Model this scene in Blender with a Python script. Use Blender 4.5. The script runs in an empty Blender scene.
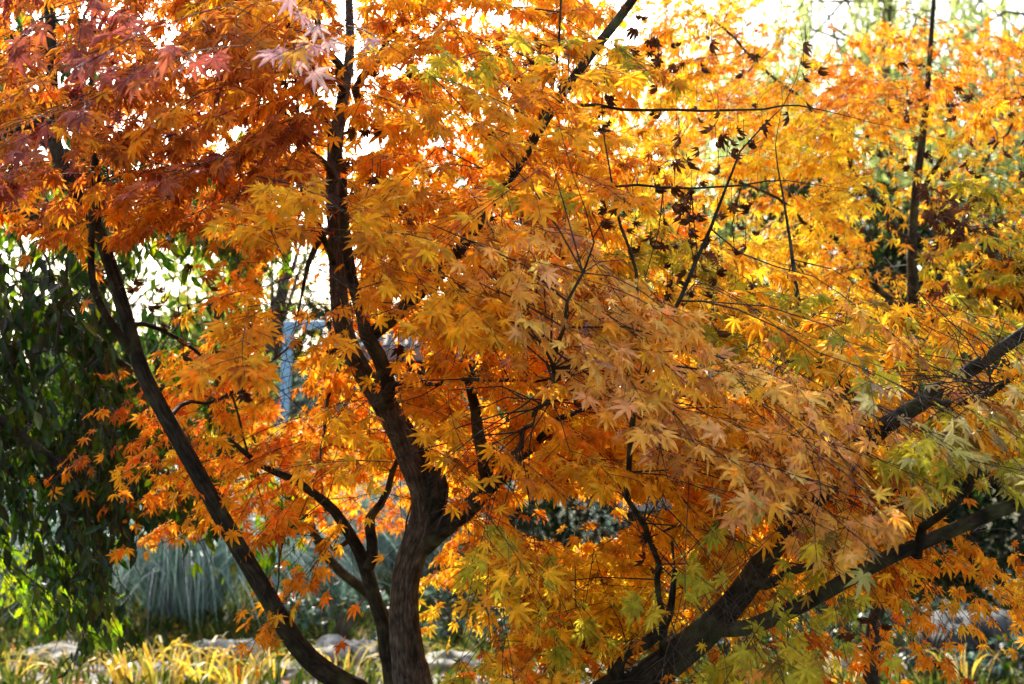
import bpy, bmesh, math, random
import numpy as np
from mathutils import Vector, Matrix, noise

random.seed(7)
RNG = np.random.default_rng(7)
R = math.radians
scene = bpy.context.scene
col = scene.collection

# ------------------------------------------------------------------ camera
W, H, LENS, HORIZON, CAMZ = 1024, 684, 50.0, 420.0, 1.6
F = LENS / 36.0 * W
PITCH = math.atan((HORIZON - H / 2) / F)
cd = bpy.data.cameras.new('camera')
cd.lens = LENS
cd.clip_start = 0.05
cd.clip_end = 2000
cd.dof.use_dof = True
cd.dof.focus_distance = 3.3
cd.dof.aperture_fstop = 5.0
cam = bpy.data.objects.new('camera', cd)
cam.location = (0, 0, CAMZ)
cam.rotation_euler = (R(90) + PITCH, 0, 0)
col.objects.link(cam)
scene.camera = cam

# ------------------------------------------------------------------ light
SUN_EL, SUN_AZ = 31.0, -15.0          # azimuth measured from the view direction, left is negative
world = bpy.data.worlds.new('World')
scene.world = world
world.use_nodes = True
wn = world.node_tree
bg = wn.nodes['Background']
sky = wn.nodes.new('ShaderNodeTexSky')
sky.sky_type = 'NISHITA'
sky.sun_disc = False
sky.sun_elevation = R(SUN_EL)
sky.sun_rotation = R(SUN_AZ)
sky.air_density = 1.0
sky.dust_density = 3.5
sky.ozone_density = 1.0
wb = wn.nodes.new('ShaderNodeHueSaturation')     # white balance on the sky light: desaturated, less blue
wb.inputs['Saturation'].default_value = .6
wn.links.new(sky.outputs[0], wb.inputs['Color'])
wn.links.new(wb.outputs[0], bg.inputs[0])
bg.inputs[1].default_value = 0.15
sd = bpy.data.lights.new('sun', 'SUN')
sd.energy = 4.2
sd.angle = R(0.5)
sd.color = (1.0, 0.91, 0.76)
sun = bpy.data.objects.new('sun', sd)
sv = Vector((math.sin(R(SUN_AZ)) * math.cos(R(SUN_EL)), math.cos(R(SUN_AZ)) * math.cos(R(SUN_EL)), math.sin(R(SUN_EL))))
sun.rotation_euler = sv.to_track_quat('Z', 'Y').to_euler()
sun.location = sv * 40
col.objects.link(sun)
scene.view_settings.view_transform = 'Standard'
scene.view_settings.look = 'None'
scene.view_settings.exposure = 1.42
scene.view_settings.gamma = 1.0
scene.render.engine = 'CYCLES'
cy = scene.cycles
cy.use_denoising = True
cy.max_bounces = 7
cy.diffuse_bounces = 4
cy.glossy_bounces = 2
cy.transmission_bounces = 5
cy.transparent_max_bounces = 6
cy.sample_clamp_indirect = 6

# ------------------------------------------------------------------ helpers
cP, sP = math.cos(PITCH), math.sin(PITCH)

def P(px, py, d):
    """world point seen at pixel px,py at depth d metres"""
    u = -(py - H / 2) / F
    return np.array([(px - W / 2) / F * d, (cP - sP * u) * d, CAMZ + (sP + cP * u) * d])

def proj(p):
    q = np.asarray(p) - np.array([0, 0, CAMZ])
    dep = q[..., 1] * cP + q[..., 2] * sP
    up = -q[..., 1] * sP + q[..., 2] * cP
    dep = np.maximum(dep, .05)
    return W / 2 + q[..., 0] / dep * F, H / 2 - up / dep * F, dep

def GP(px, d, z=0.0):
    return Vector(((px - W / 2) / F * d, d, z))

def tag(o, label=None, cat=None, group=None, kind=None):
    if label: o['label'] = label
    if cat: o['category'] = cat
    if group: o['group'] = group
    if kind: o['kind'] = kind
    return o

def empty(name, loc, label, cat, group=None):
    o = bpy.data.objects.new(name, None)
    o.location = loc
    o.empty_display_size = .1
    col.objects.link(o)
    return tag(o, label, cat, group)

def attach(o, parent):
    if parent is not None:
        o.parent = parent
        o.matrix_parent_inverse = Matrix.Translation(-Vector(parent.location))
    return o

def mesh_np(name, verts, faces_list, mat, parent=None, tint=None, uv=None, smooth=False):
    """faces_list: list of (n,k) int arrays"""
    me = bpy.data.meshes.new(name)
    verts = np.asarray(verts, dtype=np.float32)
    me.vertices.add(len(verts))
    me.vertices.foreach_set('co', verts.ravel())
    fl = [np.asarray(f, dtype=np.int32) for f in faces_list if len(f)]
    nl = sum(f.size for f in fl)
    nf = sum(len(f) for f in fl)
    me.loops.add(nl)
    loops = np.concatenate([f.ravel() for f in fl])
    me.loops.foreach_set('vertex_index', loops)
    me.polygons.add(nf)
    tot = np.concatenate([np.full(len(f), f.shape[1], dtype=np.int32) for f in fl])
    start = np.concatenate([[0], np.cumsum(tot)[:-1]]).astype(np.int32)
    me.polygons.foreach_set('loop_start', start)
    me.polygons.foreach_set('use_smooth', np.full(nf, smooth, dtype=bool))
    if tint is not None:
        ca = me.color_attributes.new('tint', 'FLOAT_COLOR', 'POINT')
        ca.data.foreach_set('color', np.asarray(tint, dtype=np.float32).ravel())
    if uv is not None:
        ul = me.uv_layers.new(name='UVMap')
        ul.data.foreach_set('uv', np.asarray(uv, dtype=np.float32)[loops].ravel())
    me.update(calc_edges=True)
    me.validate()
    me.materials.append(mat)
    o = bpy.data.objects.new(name, me)
    col.objects.link(o)
    attach(o, parent)
    return o

def unit(v):
    v = np.asarray(v, dtype=float)
    return v / np.maximum(np.linalg.norm(v, axis=-1, keepdims=True), 1e-9)

# ------------------------------------------------------------------ materials
def nm(name):
    m = bpy.data.materials.new(name)
    m.use_nodes = True
    nt = m.node_tree
    for n in list(nt.nodes): nt.nodes.remove(n)
    out = nt.nodes.new('ShaderNodeOutputMaterial')
    return m, nt, out

def leaf_mat(name, trans=.5, sat=1.25, rough=.5, spec=.35, rib=.25, mott=.35, gain=1.0):
    m, nt, out = nm(name)
    N, L = nt.nodes, nt.links
    at = N.new('ShaderNodeAttribute'); at.attribute_name = 'tint'
    geo = N.new('ShaderNodeTexCoord')
    nz = N.new('ShaderNodeTexNoise'); nz.inputs['Scale'].default_value = 55; nz.inputs['Detail'].default_value = 3
    L.new(geo.outputs['Object'], nz.inputs['Vector'])
    mr = N.new('ShaderNodeMapRange')
    mr.inputs['From Min'].default_value = .3; mr.inputs['From Max'].default_value = .7
    mr.inputs['To Min'].default_value = 1 - mott; mr.inputs['To Max'].default_value = 1 + mott * .6
    L.new(nz.outputs['Fac'], mr.inputs['Value'])
    rb = N.new('ShaderNodeMath'); rb.operation = 'MULTIPLY_ADD'
    L.new(at.outputs['Alpha'], rb.inputs[0]); rb.inputs[1].default_value = rib; rb.inputs[2].default_value = 1.0
    mu = N.new('ShaderNodeMath'); mu.operation = 'MULTIPLY'
    L.new(mr.outputs[0], mu.inputs[0]); L.new(rb.outputs[0], mu.inputs[1])
    sc = N.new('ShaderNodeVectorMath'); sc.operation = 'SCALE'
    L.new(at.outputs['Color'], sc.inputs[0]); L.new(mu.outputs[0], sc.inputs['Scale'])
    pb = N.new('ShaderNodeBsdfPrincipled')
    L.new(sc.outputs[0], pb.inputs['Base Color'])
    pb.inputs['Roughness'].default_value = rough
    pb.inputs['Specular IOR Level'].default_value = spec
    hs = N.new('ShaderNodeHueSaturation'); hs.inputs['Saturation'].default_value = sat
    hs.inputs['Value'].default_value = gain
    L.new(sc.outputs[0], hs.inputs['Color'])
    tr = N.new('ShaderNodeBsdfTranslucent')
    L.new(hs.outputs[0], tr.inputs['Color'])
    mx = N.new('ShaderNodeMixShader'); mx.inputs[0].default_value = trans
    L.new(pb.outputs[0], mx.inputs[1]); L.new(tr.outputs[0], mx.inputs[2])
    L.new(mx.outputs[0], out.inputs['Surface'])
    return m

def bark_mat(name, c1, c2, c3, su=6, sv=9, bump=.02, moss=.0):
    m, nt, out = nm(name)
    N, L = nt.nodes, nt.links
    uv = N.new('ShaderNodeUVMap'); uv.uv_map = 'UVMap'
    mp = N.new('ShaderNodeMapping'); mp.inputs['Scale'].default_value = (su, sv, 1)
    L.new(uv.outputs[0], mp.inputs['Vector'])
    nz = N.new('ShaderNodeTexNoise'); nz.inputs['Scale'].default_value = 3; nz.inputs['Detail'].default_value = 7
    nz.inputs['Roughness'].default_value = .65; nz.inputs['Distortion'].default_value = .6
    L.new(mp.outputs[0], nz.inputs['Vector'])
    cr = N.new('ShaderNodeValToRGB')
    cr.color_ramp.elements[0].position = .34; cr.color_ramp.elements[0].color = (*c1, 1)
    cr.color_ramp.elements[1].position = .7; cr.color_ramp.elements[1].color = (*c3, 1)
    e = cr.color_ramp.elements.new(.5); e.color = (*c2, 1)
    L.new(nz.outputs['Fac'], cr.inputs[0])
    tc = N.new('ShaderNodeTexCoord')
    n2 = N.new('ShaderNodeTexNoise'); n2.inputs['Scale'].default_value = 9; n2.inputs['Detail'].default_value = 4
    L.new(tc.outputs['Object'], n2.inputs['Vector'])
    r2 = N.new('ShaderNodeValToRGB'); r2.color_ramp.elements[0].position = .5; r2.color_ramp.elements[1].position = .68
    r2.color_ramp.elements[0].color = (0, 0, 0, 1); r2.color_ramp.elements[1].color = (moss, moss, moss, 1)
    L.new(n2.outputs['Fac'], r2.inputs[0])
    mixc = N.new('ShaderNodeMix'); mixc.data_type = 'RGBA'
    L.new(r2.outputs[0], mixc.inputs['Factor']); L.new(cr.outputs[0], mixc.inputs['A'])
    mixc.inputs['B'].default_value = (.10, .12, .05, 1)
    n3 = N.new('ShaderNodeTexNoise'); n3.inputs['Scale'].default_value = 26; n3.inputs['Detail'].default_value = 5
    L.new(tc.outputs['Object'], n3.inputs['Vector'])
    r3 = N.new('ShaderNodeMapRange'); r3.inputs['From Min'].default_value = .3; r3.inputs['From Max'].default_value = .7
    r3.inputs['To Min'].default_value = .45; r3.inputs['To Max'].default_value = 1.5
    L.new(n3.outputs['Fac'], r3.inputs['Value'])
    s3 = N.new('ShaderNodeVectorMath'); s3.operation = 'SCALE'
    L.new(mixc.outputs['Result'], s3.inputs[0]); L.new(r3.outputs[0], s3.inputs['Scale'])
    pb = N.new('ShaderNodeBsdfPrincipled'); pb.inputs['Roughness'].default_value = .85
    pb.inputs['Specular IOR Level'].default_value = .2
    L.new(s3.outputs[0], pb.inputs['Base Color'])
    bp = N.new('ShaderNodeBump'); bp.inputs['Strength'].default_value = .9; bp.inputs['Distance'].default_value = bump
    L.new(nz.outputs['Fac'], bp.inputs['Height']); L.new(bp.outputs[0], pb.inputs['Normal'])
    L.new(pb.outputs[0], out.inputs['Surface'])
    return m

def plain_mat(name, c1, c2, scale=6, rough=.7, bump=.004, spec=.3, metal=0, p0=.35, p1=.65, det=6):
    m, nt, out = nm(name)
    N, L = nt.nodes, nt.links
    tc = N.new('ShaderNodeTexCoord')
    nz = N.new('ShaderNodeTexNoise'); nz.inputs['Scale'].default_value = scale; nz.inputs['Detail'].default_value = det
    nz.inputs['Roughness'].default_value = .6
    L.new(tc.outputs['Object'], nz.inputs['Vector'])
    cr = N.new('ShaderNodeValToRGB')
    cr.color_ramp.elements[0].position = p0; cr.color_ramp.elements[0].color = (*c1, 1)
    cr.color_ramp.elements[1].position = p1; cr.color_ramp.elements[1].color = (*c2, 1)
    L.new(nz.outputs['Fac'], cr.inputs[0])
    pb = N.new('ShaderNodeBsdfPrincipled'); pb.inputs['Roughness'].default_value = rough
    pb.inputs['Specular IOR Level'].default_value = spec; pb.inputs['Metallic'].default_value = metal
    L.new(cr.outputs[0], pb.inputs['Base Color'])
    bp = N.new('ShaderNodeBump'); bp.inputs['Strength'].default_value = .7; bp.inputs['Distance'].default_value = bump
    L.new(nz.outputs['Fac'], bp.inputs['Height']); L.new(bp.outputs[0], pb.inputs['Normal'])
    L.new(pb.outputs[0], out.inputs['Surface'])
    return m

M = {}
M['maple'] = leaf_mat('maple_leaf', trans=.52, sat=1.0, rough=.5, spec=.24, gain=1.12)
M['maple_pale'] = leaf_mat('pale_maple_leaf', trans=.3, sat=1.0, rough=.5, spec=.3, gain=1.1)
M['dry'] = leaf_mat('dry_leaf', trans=.35, sat=1.0, rough=.7, spec=.2, rib=.1)
M['broad'] = leaf_mat('broad_leaf', trans=.42, sat=1.15, rough=.42, spec=.45, gain=1.2)
M['far'] = leaf_mat('far_leaf', trans=.5, sat=1.0, rough=.6, spec=.3, gain=1.15, mott=.2)
M['blade'] = leaf_mat('grass_blade', trans=.55, sat=1.0, rough=.5, spec=.4, mott=.2)
M['bark'] = bark_mat('grey_bark', (.02, .015, .012), (.085, .066, .052), (.21, .175, .14), su=12, sv=8, bump=.012, moss=.15)
M['bark_dark'] = bark_mat('dark_bark', (.007, .006, .004), (.026, .021, .015), (.065, .053, .038), su=5, sv=6, bump=.006, moss=.5)
M['twig'] = plain_mat('twig_bark', (.02, .013, .009), (.06, .04, .026), scale=30, rough=.8, bump=.001)
M['farbark'] = plain_mat('distant_bark', (.04, .032, .025), (.12, .1, .075), scale=8, rough=.9, bump=.02)
M['stone'] = plain_mat('pale_stone', (.09, .09, .075), (.42, .40, .36), scale=9, rough=.85, bump=.02)
M['rock'] = plain_mat('dark_rock', (.02, .023, .026), (.07, .078, .085), scale=6, rough=.8, bump=.03)

# ------------------------------------------------------------------ tubes
def catmull(pts, rad, step):
    pts = np.asarray(pts, float); rad = np.asarray(rad, float)
    n = len(pts)
    pp = np.vstack([2 * pts[0] - pts[1], pts, 2 * pts[-1] - pts[-2]])
    o, r = [], []
    for i in range(n - 1):
        p0, p1, p2, p3 = pp[i], pp[i + 1], pp[i + 2], pp[i + 3]
        k = max(2, int(np.linalg.norm(p2 - p1) / step))
        for j in range(k):
            t = j / k
            o.append(.5 * ((2 * p1) + (-p0 + p2) * t + (2 * p0 - 5 * p1 + 4 * p2 - p3) * t * t + (-p0 + 3 * p1 - 3 * p2 + p3) * t ** 3))
            r.append(rad[i] * (1 - t) + rad[i + 1] * t)
    o.append(pts[-1]); r.append(rad[-1])
    return np.array(o), np.array(r)

class Tubes:
    def __init__(s): s.v, s.f, s.uv, s.n = [], [], [], 0
    def add(s, pts, rad, sides=5, rough=0.0, cap=True, seed=0):
        pts = np.asarray(pts, float); rad = np.asarray(rad, float)
        k = len(pts)
        tg = unit(np.gradient(pts, axis=0))
        ref = np.array([0, 0, 1.]) if abs(tg[0][2]) < .8 else np.array([0, 1., 0])
        a = np.zeros_like(tg); v = unit(np.cross(tg[0], ref)); a[0] = v
        for i in range(1, k):
            v = v - tg[i] * np.dot(v, tg[i]); v = v / max(np.linalg.norm(v), 1e-9); a[i] = v
        b = np.cross(tg, a)
        th = np.linspace(0, 2 * np.pi, sides, endpoint=False)
        rr = rad[:, None] * np.ones((1, sides))
        ln = np.concatenate([[0], np.cumsum(np.linalg.norm(np.diff(pts, axis=0), axis=1))])
        if rough > 0:
            for i in range(k):
                for j in range(sides):
                    q = Vector((math.cos(th[j]) * 1.6, math.sin(th[j]) * 1.6, ln[i] * 4 + seed * 7.3))
                    q2 = Vector((math.cos(th[j]) * 5, math.sin(th[j]) * 5, ln[i] * 9 + seed))
                    rr[i, j] *= 1 + rough * (noise.noise(q) * 1.2 + noise.noise(q2) * .55)
        V = pts[:, None, :] + rr[..., None] * (np.cos(th)[None, :, None] * a[:, None, :] + np.sin(th)[None, :, None] * b[:, None, :])
        uvs = np.stack([np.tile(np.abs(np.linspace(-1, 1, sides, endpoint=False)), (k, 1)) * rad.mean() * 14, np.repeat(ln[:, None], sides, 1)], -1)
        idx = np.arange(k * sides).reshape(k, sides) + s.n
        q = np.stack([idx[:-1], np.roll(idx[:-1], -1, 1), np.roll(idx[1:], -1, 1), idx[1:]], -1).reshape(-1, 4)
        s.v.append(V.reshape(-1, 3)); s.uv.append(uvs.reshape(-1, 2)); s.f.append(q)
        s.n += k * sides
        if cap:
            s.v.append(pts[-1:] + tg[-1] * rad[-1] * .6); s.uv.append(uvs[-1:, 0])
            t = np.stack([idx[-1], np.roll(idx[-1], -1), np.full(sides, s.n), np.full(sides, s.n)], -1)
            s.tri = getattr(s, 'tri', []); s.tri.append(t[:, :3]); s.n += 1
    def build(s, name, mat, parent=None, smooth=True):
        fl = [np.concatenate(s.f)]
        if getattr(s, 'tri', None): fl.append(np.concatenate(s.tri))
        return mesh_np(name, np.concatenate(s.v), fl, mat, parent, uv=np.concatenate(s.uv), smooth=smooth)

# ------------------------------------------------------------------ leaves
def maple_template(lod):
    if lod == 0:
        ang = [-118, -77, -38, 0, 38, 77, 118]; ln = [.42, .76, .95, 1.06, .95, .76, .42]
    else:
        ang = [-84, -42, 0, 42, 84]; ln = [.7, .93, 1.05, .93, .7]
    v = [(0, 0, 0)]; rib = [1.0]; q = []; t = []
    n = len(ang)
    sin_r = .29
    sa = [ang[0] - 26] + [(ang[i] + ang[i + 1]) / 2 for i in range(n - 1)] + [ang[-1] + 26]
    sr = [.12] + [sin_r] * (n - 1) + [.12]
    si = []
    for a, r in zip(sa, sr):
        si.append(len(v)); v.append((math.sin(R(a)) * r, math.cos(R(a)) * r, .03)); rib.append(0.0)
    for i in range(n):
        a, l = R(ang[i]), ln[i]
        ax = np.array([math.sin(a), math.cos(a)]); pe = np.array([ax[1], -ax[0]])
        tip = len(v); v.append((*(ax * l), -.04)); rib.append(.4)
        if lod == 0:
            w = .112 * (l ** .7)
            bl = len(v); p = ax * l * .56 - pe * w; v.append((*p, .045)); rib.append(0.)
            br = len(v); p = ax * l * .56 + pe * w; v.append((*p, .045)); rib.append(0.)
            q.append((0, si[i], bl, tip)); q.append((0, tip, br, si[i + 1]))
        else:
            q.append((0, si[i], tip, si[i + 1]))
    # petiole
    b = len(v); v += [(-.014, 0, 0), (.014, 0, 0), (.008, -.55, .12), (-.008, -.55, .12)]; rib += [.2] * 4
    q.append((b, b + 1, b + 2, b + 3))
    return np.array(v, float), np.array(rib), np.array(q)

def oval_template(w=.28, pts=3):
    v, rib, q = [], [], []
    ys = [0, .28, .62, 1.0]; ws = [.02, .85, .8, .03]
    for y, ww in zip(ys, ws):
        v += [(-w * ww, y, .06 * ww), (0, y, 0), (w * ww, y, .06 * ww)]; rib += [0, 1, 0]
    for i in range(3):
        a = i * 3
        q += [(a, a + 3, a + 4, a + 1), (a + 1, a + 4, a + 5, a + 2)]
    return np.array(v, float), np.array(rib, float), np.array(q)

def diamond_template(w=.3):
    v = [(0, 0, 0), (-w, .45, .05), (0, 1, -.05), (w, .45, .05)]
    return np.array(v, float), np.array([1, 0, 0, 0.]), np.array([(0, 1, 2), (0, 2, 3)])

T_M0, T_M1 = maple_template(0), maple_template(1)
T_OV, T_NAR, T_RND, T_DI, T_WIL = oval_template(.22), oval_template(.16), oval_template(.42), diamond_template(.3), diamond_template(.1)

def leaf_mesh(name, tmpl, base, axis, nrm, size, color, curl, mat, parent):
    tv, rib, q = tmpl
    n, k = len(base), len(tv)
    axis = unit(axis); side = unit(np.cross(axis, nrm)); nrm = np.cross(side, axis)
    r2 = (tv[:, 0] ** 2 + tv[:, 1] ** 2)
    rr_ = np.sqrt(r2); bend = np.abs(curl)[:, None] * 2 + 1e-4
    free = np.where(tv[:, 1] < -.3, 0, 1)[None, :]
    fac = np.where(rr_ > 1e-6, np.sin(bend * rr_[None]) / (bend * np.maximum(rr_, 1e-6)[None]), 1.0)
    fac = np.where(free > 0, fac, 1.0)
    z = tv[None, :, 2] - np.sign(curl)[:, None] * (1 - np.cos(bend * rr_[None])) / bend * free
    y = tv[None, :, 1] * fac; x = tv[None, :, 0] * fac
    x = x * RNG.uniform(.78, 1.1, (n, 1))
    if k > 12:
        x = x + RNG.normal(0, .022, x.shape); y = y + RNG.normal(0, .022, y.shape); z = z + RNG.normal(0, .035, z.shape)
    V = base[:, None, :] + size[:, None, None] * (x[..., None] * side[:, None, :] + y[..., None] * axis[:, None, :] + z[..., None] * nrm[:, None, :])
    faces = (q[None] + (np.arange(n) * k)[:, None, None]).reshape(-1, q.shape[1])
    tint = np.concatenate([np.repeat(color[:, None, :], k, 1), np.repeat(rib[None, :, None], n, 0)], -1)
    return mesh_np(name, V.reshape(-1, 3), [faces], mat, parent, tint=tint.reshape(-1, 4))

T_WIL2 = diamond_template(.17)

PAL = {
 'orange': [(.86, .33, .016), (.88, .38, .018), (.80, .28, .016), (.86, .35, .018), (.90, .43, .02)],
 'amber':  [(.90, .45, .018), (.92, .51, .022), (.88, .39, .016), (.90, .47, .022)],
 'yellow': [(.93, .64, .03), (.94, .70, .04), (.92, .58, .024), (.90, .53, .02)],
 'rust':   [(.56, .16, .02), (.62, .20, .02), (.48, .125, .022), (.68, .25, .022)],
 'red':    [(.42, .10, .06), (.38, .085, .065), (.50, .14, .045), (.42, .11, .085)],
 'flame':  [(.88, .27, .014), (.90, .34, .016), (.84, .20, .014), (.90, .41, .016)],
 'peach':  [(.92, .50, .085), (.90, .45, .055), (.93, .54, .12), (.88, .43, .10), (.84, .42, .17), (.90, .47, .04)],  # pale tones stand in for sky sheen on the foreground leaves
 'pink':   [(.56, .33, .34), (.50, .27, .28), (.62, .42, .40)],  # mauve of reflected sky light, put into the leaf colour
 'olive':  [(.48, .42, .03), (.58, .46, .03), (.40, .38, .03), (.70, .50, .03)],
 'green':  [(.34, .36, .03), (.30, .33, .03), (.44, .40, .035)],
 'lime':   [(.60, .48, .04), (.70, .52, .035), (.50, .44, .04)],
 'ash':    [(.66, .55, .20), (.56, .50, .16), (.70, .56, .24), (.50, .47, .13)],
 'brown':  [(.10, .035, .014), (.16, .06, .02), (.07, .028, .014)],
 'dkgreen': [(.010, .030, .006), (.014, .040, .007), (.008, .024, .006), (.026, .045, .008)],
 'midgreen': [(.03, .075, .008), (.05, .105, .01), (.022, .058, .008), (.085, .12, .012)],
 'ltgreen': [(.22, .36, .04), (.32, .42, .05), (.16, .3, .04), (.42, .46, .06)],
 'bluegreen': [(.05, .095, .07), (.08, .13, .1), (.035, .075, .055), (.16, .21, .17)],
}

def pick(pal, n, rng=RNG):
    """pal: dict name->weight or a name; a leaf takes its own tint inside the spray's palette"""
    if isinstance(pal, str): pal = {pal: 1}
    ks = list(pal); w = np.array([pal[k] for k in ks], float); w /= w.sum()
    out = np.zeros((n, 3))
    main = ks[rng.choice(len(ks), p=w)]
    for i in range(n):
        k = main if rng.random() < .75 else ks[rng.choice(len(ks), p=w)]
        c = PAL[k]
        a, b = c[rng.integers(len(c))], c[rng.integers(len(c))]
        t = rng.random()
        out[i] = np.array(a) * t + np.array(b) * (1 - t)
    old = rng.random(n) < .07
    out[old] = out[old] * np.array([.55, .42, .6]) + np.array([.02, .012, .006])
    return np.clip(out * rng.normal(1, .14, (n, 1)), .003, .94)

# gaps in the foliage, in picture ellipses (cx, cy, rx, ry, keep, min_depth, max_depth)
GAPS = [
 (296, 296, 38, 62, .03, 0, 12), (284, 350, 22, 48, .02, 0, 12), (185, 262, 70, 36, .12, 0, 4.8), (345, 335, 30, 22, .25, 0, 9),
 (572, 517, 68, 27, .04, 0, 9), (655, 504, 22, 13, .0, 0, 9), (475, 625, 42, 38, .10, 0, 9), (395, 346, 42, 17, .12, 0, 9),
 (110, 300, 110, 60, .35, 0, 3.9), (60, 420, 90, 160, .12, 0, 3.9),
 (425, 600, 34, 110, .06, 0, 4.35), (372, 620, 26, 60, .1, 0, 4.4), (375, 395, 26, 46, .18, 0, 4.3), (415, 480, 30, 38, .2, 0, 4.3),
 (800, 25, 60, 30, .2, 0, 14), (900, 240, 34, 70, .3, 4, 14), (1000, 200, 40, 60, .4, 4.5, 14),
 (930, 630, 110, 30, .35, 0, 14), (980, 500, 30, 40, .15, 0, 14), (945, 590, 40, 22, .15, 0, 14), (740, 655, 60, 30, .5, 3.2, 14),
 (560, 90, 14, 60, .5, 0, 4.0), (335, 200, 16, 110, .3, 0, 4.0), (670, 570, 14, 30, .4, 0, 9),
 (830, 500, 46, 24, .25, 0, 3.5), (690, 640, 50, 30, .2, 0, 3.5), (850, 575, 90, 18, .25, 0, 3.6), (350, 560, 24, 30, .3, 0, 9),
]

LIMBS = []          # the crowns are thin close to the bigger limbs, as on a pruned maple

def gap_keep(pts, rng=RNG, gaps=None):
    px, py, d = proj(pts)
    keep = np.ones(len(pts))
    for (cx, cy, rx, ry, k, d0, d1) in (gaps or GAPS):
        e = ((px - cx) / rx) ** 2 + ((py - cy) / ry) ** 2
        m = (e < 1) & (d >= d0) & (d <= d1)
        keep[m] = np.minimum(keep[m], k)
    for pp, rr, pr in LIMBS:
        lx, ly, ld = proj(pp)
        lr = rr / ld * F
        if lr.mean() < 1.7 or pr <= 0: continue
        box_ = (px > lx.min() - 20) & (px < lx.max() + 20) & (py > ly.min() - 20) & (py < ly.max() + 20)
        ii = np.nonzero(box_)[0]
        if not len(ii): continue
        dd = np.hypot(px[ii, None] - lx[None], py[ii, None] - ly[None])
        j = np.argmin(dd - lr[None], axis=1)
        hit = (dd[np.arange(len(ii)), j] < lr[j] * 1.1 + (14 if pr > .9 else 8 if pr > .75 else 5 if lr.mean() > 2.6 else 3)) & (d[ii] < ld[j] + .05)
        keep[ii[hit]] *= 1 - pr
    return rng.random(len(pts)) < keep

class Foliage:
    """collects leaves of one colour zone of one tree"""
    def __init__(s): s.b, s.a, s.n, s.s, s.c, s.k = [], [], [], [], [], []
    def add(s, b, a, n, sz, c, k):
        s.b.append(b); s.a.append(a); s.n.append(n); s.s.append(sz); s.c.append(c); s.k.append(k)
    def build(s, name, tmpl, mat, parent, gaps=True):
        if not s.b: return None
        b, a, n, sz, c, k = [np.concatenate(x) for x in (s.b, s.a, s.n, s.s, s.c, s.k)]
        if gaps:
            m = gap_keep(b, gaps=gaps if isinstance(gaps, list) else None)
            b, a, n, sz, c, k = b[m], a[m], n[m], sz[m], c[m], k[m]
        return leaf_mesh(name, tmpl, b, a, n, sz, c, k, mat, parent)

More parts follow.
